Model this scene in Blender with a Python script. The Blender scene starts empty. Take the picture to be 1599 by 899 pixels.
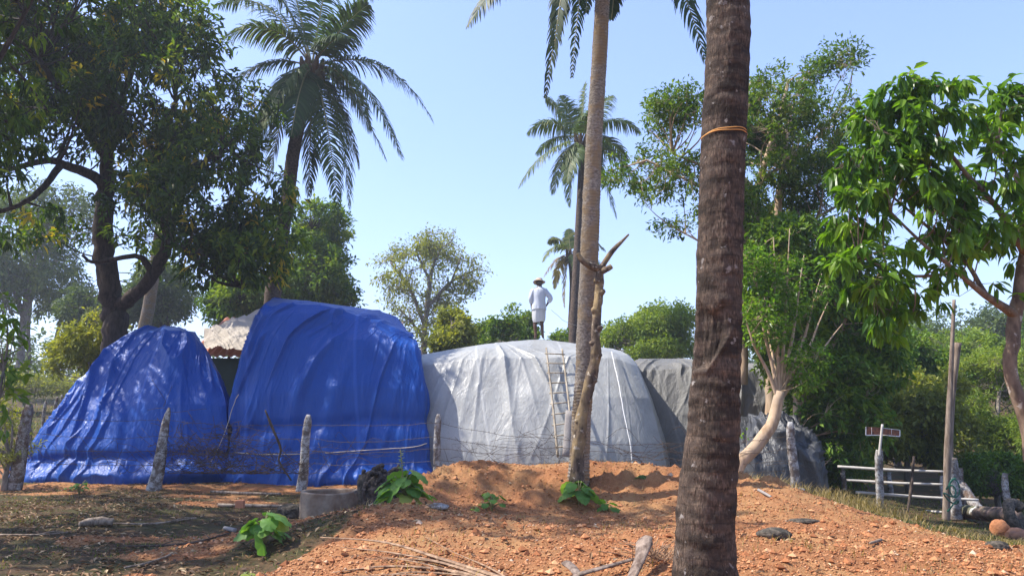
import bpy, math, random
import numpy as np
from mathutils import Vector

SC = bpy.context.scene
R = math.radians
# ------------------------------------------------------------------ camera
F = 1180.0            # focal length in pixels of the 1599 px wide photograph
CZ = 1.55
PITCH = R(9.2)
cam = bpy.data.cameras.new('camera'); cam_o = bpy.data.objects.new('camera', cam)
SC.collection.objects.link(cam_o); SC.camera = cam_o
cam.sensor_width = 36.0; cam.sensor_fit = 'HORIZONTAL'; cam.lens = 36.0 * F / 1599.0
cam.clip_start = 0.05; cam.clip_end = 3000
cam_o.location = (0, 0, CZ); cam_o.rotation_euler = (R(90) + PITCH, 0, 0)
# ------------------------------------------------------------------ light
SUN = Vector((-0.66, 0.02, 0.90)).normalized()
w = bpy.data.worlds.new('World'); SC.world = w; w.use_nodes = True
nt = w.node_tree; nt.nodes.clear()
sky = nt.nodes.new('ShaderNodeTexSky'); sky.sky_type = 'NISHITA'; sky.sun_disc = False
sky.sun_elevation = math.asin(SUN.z); sky.sun_rotation = math.atan2(SUN.x, SUN.y)
sky.air_density = 1.0; sky.dust_density = 1.2; sky.ozone_density = 2.0; sky.altitude = 0
bg = nt.nodes.new('ShaderNodeBackground'); bg.inputs['Strength'].default_value = 0.15
wo = nt.nodes.new('ShaderNodeOutputWorld')
gm = nt.nodes.new('ShaderNodeGamma'); gm.inputs[1].default_value = 0.72      # hazy air evens out the sky
tn = nt.nodes.new('ShaderNodeMix'); tn.data_type = 'RGBA'; tn.blend_type = 'MULTIPLY'; tn.inputs[0].default_value = 1
tn.inputs[7].default_value = (1.12, 1.20, 1.58, 1)
nt.links.new(sky.outputs[0], gm.inputs[0]); nt.links.new(gm.outputs[0], tn.inputs[6]); nt.links.new(tn.outputs[2], bg.inputs['Color']); nt.links.new(bg.outputs[0], wo.inputs['Surface'])
sl = bpy.data.lights.new('sun', 'SUN'); sl.energy = 4.0; sl.angle = R(0.53); sl.color = (1.0, 0.945, 0.86)
so = bpy.data.objects.new('sun', sl); SC.collection.objects.link(so)
so.rotation_euler = SUN.to_track_quat('Z', 'Y').to_euler(); so.location = (-20, 10, 40)
SC.view_settings.view_transform = 'Standard'; SC.view_settings.look = 'None'
SC.view_settings.exposure = 1.15; SC.view_settings.gamma = 1.0; SC.view_settings.use_curve_mapping = False
SC.render.engine = 'CYCLES'
cy = SC.cycles
cy.max_bounces = 7; cy.diffuse_bounces = 3; cy.glossy_bounces = 2; cy.transmission_bounces = 4
cy.volume_bounces = 0; cy.transparent_max_bounces = 6; cy.use_denoising = True
cy.caustics_reflective = False; cy.caustics_refractive = False; cy.sample_clamp_indirect = 6

# ------------------------------------------------------------------ maths helpers
cp, sp = math.cos(PITCH), math.sin(PITCH)
def at(px, py, Y):
    """the world point at depth Y seen at photograph pixel (px, py)"""
    a = (px - 799.5) / F; b = (449.5 - py) / F
    t = Y / (cp - b * sp)
    return np.array([a * t, Y, CZ + t * (sp + b * cp)])
def scl(py, Y):
    """metres per photograph pixel there"""
    b = (449.5 - py) / F
    return Y / (cp - b * sp) / F
def A(x): return np.asarray(x, dtype=float)
def unit(v):
    v = A(v); n = np.linalg.norm(v, axis=-1, keepdims=True); return v / np.maximum(n, 1e-9)
def _hash(ix, iy, iz, seed):
    h = (ix * 374761393 + iy * 668265263 + iz * 2147483647 + seed * 1274126177) & 0xffffffff
    h = ((h ^ (h >> 13)) * 1274126177) & 0xffffffff
    h = (h ^ (h >> 16)) & 0xffffffff
    return h.astype(np.float64) / 4294967295.0 * 2 - 1
def vn(x, y, z=0.0, seed=0):
    """value noise in -1..1"""
    x, y, z = np.broadcast_arrays(A(x), A(y), A(z))
    fx, fy, fz = np.floor(x), np.floor(y), np.floor(z)
    ix, iy, iz = fx.astype(np.int64), fy.astype(np.int64), fz.astype(np.int64)
    u, v, q = x - fx, y - fy, z - fz
    u = u*u*u*(u*(u*6-15)+10); v = v*v*v*(v*(v*6-15)+10); q = q*q*q*(q*(q*6-15)+10)
    r = 0
    for dx in (0, 1):
        for dy in (0, 1):
            for dz in (0, 1):
                wgt = (u if dx else 1-u) * (v if dy else 1-v) * (q if dz else 1-q)
                r = r + wgt * _hash(ix+dx, iy+dy, iz+dz, seed)
    return r
def fbm(x, y, z=0.0, seed=0, o=4, lac=2.03, g=0.5):
    r = 0; a = 1.0; t = 0
    for k in range(o):
        r = r + a * vn(A(x)*lac**k, A(y)*lac**k, A(z)*lac**k, seed + k*17); t += a; a *= g
    return r / t
def crom(P, n, closed=False):
    """Catmull-Rom resampling of a polyline to n points"""
    P = A(P); m = len(P)
    if m == 2 and not closed:
        s = np.linspace(0, 1, n)[:, None]; return P[0] * (1-s) + P[1] * s
    if closed: u = np.arange(n) / n * m
    else: u = np.linspace(0, m - 1 - 1e-9, n)
    i = np.floor(u).astype(int); xs = (len(u),) + (1,) * (P.ndim - 1); f = (u - i).reshape(xs)
    def g(k):
        return P[k % m] if closed else P[np.clip(k, 0, m-1)]
    p0, p1, p2, p3 = g(i-1), g(i), g(i+1), g(i+2)
    if not closed:
        p0 = np.where((i == 0).reshape(xs), 2*p1 - p2, p0)
        p3 = np.where((i+2 > m-1).reshape(xs), 2*p2 - p1, p3)
    return 0.5*((2*p1) + (-p0+p2)*f + (2*p0-5*p1+4*p2-p3)*f**2 + (-p0+3*p1-3*p2+p3)*f**3)

# ------------------------------------------------------------------ mesh builder
class MB:
    def __init__(s): s.v = []; s.q = []; s.t = []; s.n = 0; s.a = []
    def add(s, v, quads=None, tris=None, var=0.5):
        v = A(v).reshape(-1, 3)
        if quads is not None and len(quads): s.q.append(np.asarray(quads, dtype=np.int64).reshape(-1, 4) + s.n)
        if tris is not None and len(tris): s.t.append(np.asarray(tris, dtype=np.int64).reshape(-1, 3) + s.n)
        s.v.append(v); s.n += len(v)
        s.a.append(np.broadcast_to(A(var), (len(v),)).copy() if np.ndim(var) == 0 else A(var).ravel())
    def build(s, name, mat, parent=None, loc=None, smooth=True):
        V = np.concatenate(s.v)
        if parent is not None: off = A(parent_loc(parent))
        else: off = A(loc) if loc is not None else np.array([V[:, 0].mean(), V[:, 1].mean(), V[:, 2].min()])
        if parent is not None:
            V = V - off; L = (0, 0, 0)
        else:
            V = V - off; L = tuple(off)
        q = np.concatenate(s.q) if s.q else np.zeros((0, 4), int)
        t = np.concatenate(s.t) if s.t else np.zeros((0, 3), int)
        me = bpy.data.meshes.new(name)
        me.vertices.add(len(V)); me.vertices.foreach_set('co', V.astype(np.float32).ravel())
        nl = q.size + t.size; me.loops.add(nl)
        me.loops.foreach_set('vertex_index', np.concatenate([q.ravel(), t.ravel()]).astype(np.int32))
        me.polygons.add(len(q) + len(t))
        st = np.concatenate([np.arange(len(q))*4, q.size + np.arange(len(t))*3]).astype(np.int32)
        me.polygons.foreach_set('loop_start', st)
        me.polygons.foreach_set('use_smooth', np.full(len(q)+len(t), smooth))
        me.update(calc_edges=True)
        at_ = me.attributes.new('var', 'FLOAT', 'POINT')
        at_.data.foreach_set('value', np.concatenate(s.a).astype(np.float32))
        me.validate()
        if mat is not None: me.materials.append(mat)
        o = bpy.data.objects.new(name, me); SC.collection.objects.link(o)
        o.location = L
        if parent is not None: o.parent = parent
        return o
def parent_loc(o):
    l = Vector((0, 0, 0))
    while o is not None: l = l + o.location; o = o.parent
    return l
def tag(o, label=None, cat=None, group=None, kind=None):
    if label: o['label'] = label
    if cat: o['category'] = cat
    if group: o['group'] = group
    if kind: o['kind'] = kind
    return o
def thing(name, loc, label, cat, group=None):
    o = bpy.data.objects.new(name, None); SC.collection.objects.link(o)
    o.empty_display_size = 0.2; o.location = tuple(float(x) for x in loc)
    return tag(o, label, cat, group)

def frames(P):
    P = A(P); T = unit(np.gradient(P, axis=0))
    up = np.array([0, 0, 1.0]) if abs(T[0][2]) < 0.9 else np.array([0, 1.0, 0])
    U = np.zeros_like(P); u = unit(np.cross(T[0], up))
    for i in range(len(P)):
        u = u - T[i] * np.dot(u, T[i]); u = u / max(np.linalg.norm(u), 1e-9); U[i] = u
    return T, U, np.cross(T, U)
def tube(mb, P, r, n=8, var=0.5, cap=True, bump=0.0, seed=0, freq=3.0, rfun=None, flat=1.0):
    """a tube along P; r may vary; bump adds uneven radius"""
    P = A(P); m = len(P); r = np.broadcast_to(A(r), (m,)) if np.ndim(r) == 0 else A(r)
    if len(r) != m: r = np.interp(np.linspace(0, 1, m), np.linspace(0, 1, len(r)), r)
    T, U, W = frames(P)
    a = np.arange(n) / n * 2 * np.pi
    rr = np.repeat(r[:, None], n, 1)
    L = np.concatenate([[0], np.cumsum(np.linalg.norm(np.diff(P, axis=0), axis=1))])
    if bump: rr = rr * (1 + bump * fbm(np.cos(a)[None]*1.5 + 9, np.sin(a)[None]*1.5, L[:, None]*freq, seed, 3))
    if rfun is not None: rr = rfun(rr, a[None, :], L[:, None])
    V = P[:, None] + (U[:, None] * np.cos(a)[None, :, None] + W[:, None] * (np.sin(a) * flat)[None, :, None]) * rr[..., None]
    idx = np.arange(m * n).reshape(m, n)
    q = np.stack([idx[:-1], np.roll(idx[:-1], -1, 1), np.roll(idx[1:], -1, 1), idx[1:]], -1).reshape(-1, 4)
    tri = []
    V = V.reshape(-1, 3)
    if cap:
        V = np.vstack([V, P[0], P[-1]])
        k = np.arange(n)
        tri = np.vstack([np.stack([np.roll(k, -1), k, np.full(n, m*n)], -1),
                         np.stack([idx[-1][k], np.roll(idx[-1], -1), np.full(n, m*n+1)], -1)])
    mb.add(V, q, tri, var)
def box(mb, c, s, rot=None, var=0.5):
    c = A(c); s = A(s) / 2
    v = np.array([[x, y, z] for x in (-1, 1) for y in (-1, 1) for z in (-1, 1)]) * s
    if rot is not None: v = v @ A(rot).T
    mb.add(v + c, [[0,1,3,2],[4,6,7,5],[0,4,5,1],[2,3,7,6],[0,2,6,4],[1,5,7,3]], None, var)
def twigs(mb, A0, B0, r0, r1, bend=0.12, rng=None, n=3, seg=3, var=0.5):
    """many thin tapered branches at once, A0 -> B0"""
    A0, B0 = A(A0), A(B0); N = len(A0)
    if N == 0: return
    t = np.linspace(0, 1, seg + 1)
    D = B0 - A0; ln = np.linalg.norm(D, axis=1, keepdims=True)
    mid = rng.normal(size=(N, 3)) * bend * ln
    P = A0[:, None] + D[:, None] * t[None, :, None] + mid[:, None] * (np.sin(np.pi * t))[None, :, None]
    d = unit(D); up = np.where(np.abs(d[:, 2:3]) < .9, [[0, 0, 1.0]], [[1.0, 0, 0]])
    U = unit(np.cross(d, up)); W = np.cross(d, U)
    a = np.arange(n) / n * 2 * np.pi
    rr = (np.broadcast_to(A(r0), (N,))[:, None] * (1-t) + np.broadcast_to(A(r1), (N,))[:, None] * t)
    V = P[:, :, None] + (U[:, None, None] * np.cos(a)[None, None, :, None] + W[:, None, None] * np.sin(a)[None, None, :, None]) * rr[:, :, None, None]
    m = seg + 1; idx = np.arange(m * n).reshape(m, n)
    q = np.stack([idx[:-1], np.roll(idx[:-1], -1, 1), np.roll(idx[1:], -1, 1), idx[1:]], -1).reshape(-1, 4)
    q = (q[None] + (np.arange(N) * m * n)[:, None, None]).reshape(-1, 4)
    mb.add(V.reshape(-1, 3), q, None, var)

# ------------------------------------------------------------------ materials
class NT:
    def __init__(s, name):
        s.m = bpy.data.materials.new(name); s.m.use_nodes = True; s.t = s.m.node_tree; s.t.nodes.clear()
        s.out = s.t.nodes.new('ShaderNodeOutputMaterial'); s.geo = None
    def n(s, kind, **kw):
        k = s.t.nodes.new(kind)
        for a, b in kw.items(): setattr(k, a, b)
        return k
    def l(s, a, b): s.t.links.new(a, b)
    def coord(s, obj=True):
        return s.n('ShaderNodeTexCoord').outputs['Object' if obj else 'Generated']
    def mapping(s, scale=(1, 1, 1), rot=(0, 0, 0)):
        m = s.n('ShaderNodeMapping'); m.inputs['Scale'].default_value = scale; m.inputs['Rotation'].default_value = rot
        s.l(s.coord(), m.inputs['Vector']); return m.outputs[0]
    def noise(s, scale, detail=4, rough=.55, vec=None, dist=0.0):
        k = s.n('ShaderNodeTexNoise'); k.inputs['Scale'].default_value = scale; k.inputs['Detail'].default_value = detail
        k.inputs['Roughness'].default_value = rough; k.inputs['Distortion'].default_value = dist
        s.l(vec if vec is not None else s.coord(), k.inputs['Vector']); return k.outputs['Fac']
    def ramp(s, fac, stops, interp='LINEAR'):
        r = s.n('ShaderNodeValToRGB'); r.color_ramp.interpolation = interp; e = r.color_ramp.elements
        while len(e) > 1: e.remove(e[0])
        for i, (p, c) in enumerate(stops):
            k = e[0] if i == 0 else e.new(p)
            k.position = p; c = (c, c, c) if np.ndim(c) == 0 else c; k.color = (*c, 1)
        s.l(fac, r.inputs[0]); return r.outputs[0]
    def mix(s, fac, a, b, mode='MIX'):
        k = s.n('ShaderNodeMix', data_type='RGBA', blend_type=mode)
        for i, v in ((0, fac), (6, a), (7, b)):
            if hasattr(v, 'links'): s.l(v, k.inputs[i])
            elif i == 0: k.inputs[0].default_value = v
            else: k.inputs[i].default_value = (*v, 1) if len(v) == 3 else v
        return k.outputs[2]
    def math(s, op, a, b=0.0, clamp=False):
        k = s.n('ShaderNodeMath', operation=op, use_clamp=clamp)
        for i, v in enumerate((a, b)):
            if hasattr(v, 'links'): s.l(v, k.inputs[i])
            else: k.inputs[i].default_value = v
        return k.outputs[0]
    def attr(s, name='var'):
        return s.n('ShaderNodeAttribute', attribute_name=name).outputs['Fac']
    def bump(s, h, strength=.5, dist=.02, nrm=None):
        k = s.n('ShaderNodeBump'); k.inputs['Strength'].default_value = strength; k.inputs['Distance'].default_value = dist
        s.l(h, k.inputs['Height'])
        if nrm is not None: s.l(nrm, k.inputs['Normal'])
        return k.outputs[0]
    def bsdf(s, color, rough=.8, nrm=None, spec=.5, trans=0.0, tcol=None, metal=0.0):
        p = s.n('ShaderNodeBsdfPrincipled')
        for nm, v in (('Base Color', color), ('Roughness', rough), ('Specular IOR Level', spec), ('Metallic', metal)):
            if hasattr(v, 'links'): s.l(v, p.inputs[nm])
            else: p.inputs[nm].default_value = (*v, 1) if np.ndim(v) else v
        if nrm is not None: s.l(nrm, p.inputs['Normal'])
        o = p.outputs[0]
        if trans:
            tr = s.n('ShaderNodeBsdfTranslucent')
            tc = tcol if tcol is not None else color
            if hasattr(tc, 'links'): s.l(tc, tr.inputs['Color'])
            else: tr.inputs['Color'].default_value = (*tc, 1)
            if nrm is not None: s.l(nrm, tr.inputs['Normal'])
            mx = s.n('ShaderNodeMixShader'); mx.inputs[0].default_value = trans
            s.l(o, mx.inputs[1]); s.l(tr.outputs[0], mx.inputs[2]); o = mx.outputs[0]
        s.l(o, s.out.inputs['Surface']); return s.m

def leaf_mat(name, stops, trans=.35, rough=.42, tmul=(2.1, 2.0, .5), spec=.2):
    m = NT(name); v = m.attr()
    c = m.ramp(v, stops)
    tc = m.mix(1.0, c, tmul, 'MULTIPLY')
    return m.bsdf(c, rough, None, spec, trans, tc)
def bark_mat(name, a, b, c=None, scale=14, stretch=.25, bump=.6, rough=.9, ring=0, patch=None, band=0, ring_s=.75):
    m = NT(name); vec = m.mapping((1, 1, stretch))
    f = m.noise(scale, 6, .65, vec); g = m.noise(scale*.18, 3, .5)
    col = m.mix(m.ramp(f, [(.36, 0.0), (.64, 1.0)]), a, b)
    if c is not None: col = m.mix(m.ramp(g, [(.45, 0.0), (.62, 1.0)]), col, c)
    h = f
    if band:
        bn = m.noise(band, 4, .6, m.mapping((.35, .35, 1.0)))
        col = m.mix(m.ramp(bn, [(.40, .8), (.56, 0.0)]), col, tuple(x*.55 for x in a)); h = m.math('ADD', f, m.math('MULTIPLY', bn, 1.5))
    if patch is not None:
        pn = m.noise(patch[1], 5, .6); col = m.mix(m.ramp(pn, [(patch[2], 0.0), (patch[2]+.05, 1.0)]), col, patch[0])
    if ring:
        wv = m.n('ShaderNodeTexWave', wave_type='BANDS', bands_direction='Z', wave_profile='SAW')
        wv.inputs['Scale'].default_value = ring; wv.inputs['Distortion'].default_value = 1.6
        wv.inputs['Detail'].default_value = 2; wv.inputs['Detail Scale'].default_value = 1.5
        m.l(m.coord(), wv.inputs['Vector'])
        col = m.mix(m.ramp(wv.outputs['Fac'], [(0.0, ring_s), (.12, 0.0), (1.0, 0.0)]), col, tuple(x*.45 for x in a))
        h = m.math('ADD', f, m.math('MULTIPLY', wv.outputs['Fac'], 1.2))
    return m.bsdf(col, rough, m.bump(h, bump, .02), .25)
# ------------------------------------------------------------------ terrain
_px = [  # (px, py, Y) on the ground as the photograph shows it
 (0,899,None),(200,899,None),(370,899,None),(0,800,None),(200,800,None),(400,830,None),(30,742,None),(245,748,None),(475,745,None),(560,797,None),
 (600,790,9.3),(668,746,11.9),(740,724,12.3),(790,726,12.6),(840,728,12.6),(900,727,12.5),(980,730,12.4),(1060,738,12.2),(780,735,13.6),(900,736,13.8),(1000,738,13.6),(700,742,13.2),(1130,742,12.3),(1200,752,12.2),
 (690,787,10.9),(760,781,11.5),(850,776,11.6),(960,781,11.5),(1060,781,11.3),(1180,790,10.3),
 (1240,772,13.0),(1300,790,12.6),(1317,765,16.2),(1373,792,15.0),(1440,800,14.8),(1490,810,14.4),(1568,800,16.0),(1590,835,12.5),
 (600,850,7.6),(800,850,7.6),(1000,850,7.5),(1200,850,7.5),(1400,850,8.0),(1560,862,8.2),
 (480,899,6.5),(700,899,6.2),(900,899,6.1),(1100,899,6.0),(1300,899,6.1),(1590,899,6.6),(1300,820,9.5),(1450,830,10.0),
]
_c = []
for a, b, Y in _px:
    if Y is None:
        Y = CZ * (cp - (449.5-b)/F*sp) / -(sp + (449.5-b)/F*cp); p = at(a, b, Y); p[2] = 0
    else: p = at(a, b, Y)
    _c.append(p)
for x, y, z in ((0,0,0),(-3,0,0),(3,0,.05),(-8,0,0),(8,0,0),(0,-6,0),(-8,-6,0),(8,-6,0),(0,3.5,0.02),(3,3.5,.05),(-3,3.5,0),(7,4,0),(-9,4,0),(-12,8,0),
    (-14,14,0),(-9,19,0.02),(-5,20,0.02),(-1.5,16.5,0.05),(0,19,.1),(4,17,.1),(5,21,.0),(2,15.2,.2),(8,20,-.5),(12,19,-.8),(16,16,-.9),(12,12,-.75),(14,8,-.6),
    (-20,20,.2),(-16,26,.4),(-24,34,1.0),(-32,48,2.2),(-10,30,.3),(-4,34,.3),(4,34,.2),(14,30,-.2),(24,28,.4),(20,42,2.0),(32,40,3.2),(6,50,1.),(-14,52,1.4),(-44,62,3.4),
    (-22,70,2.8),(0,74,1.6),(26,68,4.6),(48,62,6.5),(-60,20,1),(60,20,0),(-50,-10,0),(50,-10,0),(0,-40,0),(-60,90,4),(0,95,2),(60,90,6.5),(-30,0,.3),(30,0,-.5),(-25,10,.2),(26,10,-.9)):
    _c.append(A((x, y, z)))
_c = A(_c)
def _phi(r2): return np.where(r2 > 1e-12, .5 * r2 * np.log(np.maximum(r2, 1e-12)), 0)
_n = len(_c)
_K = _phi(((_c[:, None, :2] - _c[None, :, :2])**2).sum(-1)) + np.eye(_n) * 0.02
_P = np.hstack([np.ones((_n, 1)), _c[:, :2]])
_M = np.block([[_K, _P], [_P.T, np.zeros((3, 3))]])
_W = np.linalg.solve(_M, np.concatenate([_c[:, 2], np.zeros(3)]))
def soil_mask(x, y):
    """1 on the dug red laterite, 0 on the old grassy ground"""
    x, y = A(x), A(y)
    # left border of the heap
    bx = np.interp(y, [-10, 5, 6.8, 8, 9.6, 11.7, 13.2, 14.4, 15.5], [-3.2, -3.0, -2.45, -2.0, -1.55, -1.32, -.9, 1.5, 7])
    # right border
    rx = np.interp(y, [-10, 6, 8, 9.5, 11, 12, 13, 14, 15.5], [9, 7.6, 6.6, 5.6, 5.2, 4.7, 4.3, 3.0, 1.0])
    d = np.minimum(x - bx, rx - x) + .35 * fbm(x*1.3, y*1.3, 3.3, 5, 3)
    m = np.clip(d / .45 + .5, 0, 1)
    dirt = np.clip((fbm(x*.55, y*.8, 1.1, 77, 3) - .12) * 4, 0, .75) * (y < 22)
    fl = np.exp(-((y - 16.0) / .8)**2) * (x < -1) * .8
    return np.clip(np.maximum(m, np.maximum(dirt, fl) * (x < 1)), 0, 1)
def gz0(x, y):
    x, y = A(x), A(y); sh = x.shape; xf, yf = x.ravel(), y.ravel()
    xc, yc = np.clip(xf, -58, 58), np.clip(yf, -38, 92)
    out = np.empty(len(xf))
    for i in range(0, len(xf), 20000):
        s = slice(i, i+20000)
        r2 = (xc[s, None] - _c[None, :, 0])**2 + (yc[s, None] - _c[None, :, 1])**2
        out[s] = _phi(r2) @ _W[:_n] + _W[_n] + _W[_n+1]*xc[s] + _W[_n+2]*yc[s]
    return out.reshape(sh)
def gz(x, y, detail=True):
    z = gz0(x, y); x, y = A(x), A(y)
    if detail:
        m = soil_mask(x, y)
        near = np.clip(1.3 - np.hypot(x, y-9)/60, 0, 1)
        bank = np.exp(-((y - 12.0 + .12*np.sin(x*2))/.42)**2) * (x > -1.6) * (x < 4.2)
        z = z + near * (fbm(x*.7, y*.7, 0, 1, 3) * .035 + m * (fbm(x*3.1, y*3.1, 0, 9, 4) * .05) + (1-m) * fbm(x*5, y*5, 0, 4, 3) * .018)
        z = z + bank * (fbm(x*4.5, y*4.5, 0, 31, 4) * .15 + np.abs(fbm(x*13, y*13, 0, 37, 3)) * .09)
        z = z + m * near * np.abs(fbm(x*11, y*11, 0, 41, 3)) * .035
    return z
def gp(x, y): return A((x, y, float(gz(A([x]), A([y]))[0])))

def gridlines(lo, hi, step, far_lo, far_hi, g=1.09):
    c = list(np.arange(lo, hi, step)); a = []; s = step; v = lo
    while v > far_lo: s *= g; v -= s; a.append(v)
    b = []; s = step; v = c[-1]
    while v < far_hi: s *= g; v += s; b.append(v)
    return A(a[::-1] + c + b)
gx = gridlines(-9, 9, .055, -420, 420); gy = gridlines(4.5, 17, .05, -90, 900)
X, Y_ = np.meshgrid(gx, gy); Z = gz(X, Y_)
V = np.stack([X, Y_, Z], -1).reshape(-1, 3)
nx, ny = len(gx), len(gy); idx = np.arange(nx*ny).reshape(ny, nx)
q = np.stack([idx[:-1, :-1], idx[:-1, 1:], idx[1:, 1:], idx[1:, :-1]], -1).reshape(-1, 4)

m = NT('ground_soil')
soil = m.attr()
n1 = m.noise(60, 5, .7); n2 = m.noise(9, 5, .6); n3 = m.noise(1.3, 4, .6); n4 = m.noise(260, 3, .6)
red = m.mix(m.ramp(n1, [(.32, 0.), (.7, 1.)]), (.18, .070, .028), (.46, .205, .088))
red = m.mix(m.ramp(n3, [(.42, 0.), (.66, .7)]), red, (.40, .23, .10))
red = m.mix(m.ramp(n2, [(.52, 0.), (.70, .75)]), red, (.20, .085, .035))
red = m.mix(m.ramp(n4, [(.55, 0.), (.75, .6)]), red, (.56, .32, .16))
grs = m.mix(m.ramp(n2, [(.35, 0.), (.6, 1.)]), (.040, .032, .014), (.105, .062, .032))
grs = m.mix(m.ramp(n1, [(.5, 0.), (.75, .8)]), grs, (.15, .10, .06))
grs = m.mix(m.ramp(n3, [(.45, 0.), (.6, .6)]), grs, (.050, .058, .018))
mm = m.ramp(m.math('ADD', soil, m.math('MULTIPLY', m.math('SUBTRACT', n2, .5), .7)), [(.38, 0.), (.62, 1.)])
col = m.mix(mm, grs, red)
h = m.math('ADD', n1, m.math('MULTIPLY', n2, 1.5))
GROUND_MAT = m.bsdf(col, .95, m.bump(h, .8, .03), .15)
b = MB(); b.add(V, q, None, soil_mask(V[:, 0], V[:, 1]))
ground = b.build('ground', GROUND_MAT, loc=(0, 0, 0)); tag(ground, kind='structure')

rng = np.random.default_rng(4)
# ---- gravel of the laterite heap
def stones(n, xr, yr, sz, keep, seed, flat=.6):
    rg = np.random.default_rng(seed)
    yy = yr[0] + (yr[1]-yr[0]) * rg.random(n)**1.35; xx = (rg.random(n)-.5) * 2 * (yy*.75+.6) if xr is None else xr[0] + (xr[1]-xr[0])*rg.random(n)
    k = rg.random(n) < keep(xx, yy); xx, yy = xx[k], yy[k]; N = len(xx)
    zz = gz(xx, yy)
    base = A([[1,0,0],[0,1,0],[-1,0,0],[0,-1,0],[0,0,1],[0,0,-1]])
    f = np.array([[0,1,4],[1,2,4],[2,3,4],[3,0,4],[1,0,5],[2,1,5],[3,2,5],[0,3,5]])
    s = (sz[0] + (sz[1]-sz[0]) * rg.random(N)**3.0)
    v = base[None] * (1 + rg.normal(size=(N, 6, 3))*.14) + rg.normal(size=(N, 6, 3))*.14
    a = rg.random(N)*6.28; ca, sa = np.cos(a)[:, None], np.sin(a)[:, None]
    v = np.stack([v[..., 0]*ca - v[..., 1]*sa, v[..., 0]*sa + v[..., 1]*ca, v[..., 2]*flat], -1) * s[:, None, None]
    v += np.stack([xx, yy, zz + s*.25], -1)[:, None]
    tri = (f[None] + (np.arange(N)*6)[:, None, None]).reshape(-1, 3)
    mb = MB(); mb.add(v.reshape(-1, 3), None, tri, np.repeat(rg.random(N), 6)); return mb
m = NT('laterite_gravel')
c = m.ramp(m.attr(), [(0., (.15, .058, .022)), (.35, (.35, .135, .055)), (.7, (.46, .21, .095)), (.97, (.52, .28, .14)), (1., (.55, .42, .30))])
GRAVEL = m.bsdf(c, .9, m.bump(m.noise(120, 3), .4, .004), .2)
g = stones(170000, None, (4.7, 14.6), (.004, .018), lambda x, y: (soil_mask(x, y) > .55) * np.clip(1.15 + .6*fbm(x*1.5, y*1.5, 2, 8, 2), .15, 1), 3)
tag(g.build('gravel', GRAVEL, smooth=True), 'orange red laterite gravel strewn over the dug heap', 'gravel', kind='stuff')
g = stones(3200, None, (6.2, 14.0), (.014, .05), lambda x, y: soil_mask(x, y) > .5, 5, .7)
tag(g.build('clods', GRAVEL, smooth=False), 'broken lumps of red earth on the dug heap', 'earth clods', kind='stuff')

# ---- grass and litter
def blades(n, xr, yr, hgt, keep, seed, wid=.004, lean=.6, per=1):
    rg = np.random.default_rng(seed)
    xx = xr[0] + (xr[1]-xr[0])*rg.random(n); yy = yr[0] + (yr[1]-yr[0])*rg.random(n)
    k = rg.random(n) < keep(xx, yy); xx, yy = xx[k], yy[k]
    xx = np.repeat(xx, per) + rg.normal(size=len(xx)*per)*.02; yy = np.repeat(yy, per) + rg.normal(size=len(yy)*per)*.02
    N = len(xx); zz = gz(xx, yy) - .004; hh = hgt[0] + (hgt[1]-hgt[0])*rg.random(N)**2
    an = rg.random(N)*6.28; d = np.stack([np.cos(an), np.sin(an), 0*an], -1); sd = np.stack([-np.sin(an), np.cos(an), 0*an], -1)
    b0 = np.stack([xx, yy, zz], -1); le = (lean * (.3+rg.random(N)))[:, None]
    mid = b0 + d*hh[:, None]*le*.35 + A([0, 0, 1])*hh[:, None]*.6; tip = b0 + d*hh[:, None]*le + A([0, 0, 1])*hh[:, None]*.95
    wv = sd*wid
    V = np.stack([b0-wv, b0+wv, mid+wv*.7, mid-wv*.7, tip], 1).reshape(-1, 3)
    o = (np.arange(N)*5)[:, None]
    mb = MB(); mb.add(V, o + A([[0,1,2,3]]).astype(int), o + A([[3,2,4]]).astype(int), np.repeat(rg.random(N), 5)); return mb
GRASS = leaf_mat('grass_blades', [(0., (.035, .06, .012)), (.5, (.07, .11, .02)), (.8, (.14, .15, .04)), (1., (.32, .25, .11))], .3, .6)
DRYG = leaf_mat('dry_grass', [(0., (.12, .10, .03)), (.5, (.26, .19, .08)), (1., (.42, .32, .16))], .25, .7)
old = lambda x, y: (1 - soil_mask(x, y)) * np.clip(.35 + 1.6*fbm(x*.9, y*.9, 0, 61, 3), .0, 1)
gb = blades(20000, (-10.5, -1), (5.2, 16.8), (.015, .06), old, 11, .0045, .8, 2)
tag(gb.build('grass', GRASS), 'short worn grass on the shaded yard ground', 'grass', kind='stuff')
gb = blades(17000, (3.0, 13), (8.5, 20), (.015, .055), lambda x, y: (1 - soil_mask(x, y)), 12, .006, .8, 2)
tag(gb.build('grass', GRASS), 'green grass strip running down to the pole gate', 'grass', kind='stuff')
gb = blades(5500, (-3, 7.5), (5.2, 13.5), (.03, .13), lambda x, y: (soil_mask(x, y) > .4) * np.clip(.15 + 1.7*fbm(x*1.2, y*1.2, 0, 71, 3) + .5*(y > 11.3), 0, 1), 13, .003, 1.2, 2)
tag(gb.build('dry_grass', DRYG), 'thin dry grass and roots sprouting on the red heap', 'dry grass', kind='stuff')
gb = blades(15000, (2.2, 8.0), (8.6, 14.5), (.02, .10), lambda x, y: np.clip(np.interp(x - (7.4 - (y-8.6)*.45), [-2.2, -1.0, .4, 1.2], [0, .8, 1, 0]) * (.55 + 1.1*fbm(x*1.7, y*1.7, 0, 7, 2)), 0, 1), 16, .0035, 1.3, 2)
tag(gb.build('dry_grass', DRYG), 'straw coloured grass on the slope of the heap toward the gate', 'dry grass', kind='stuff')
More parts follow.
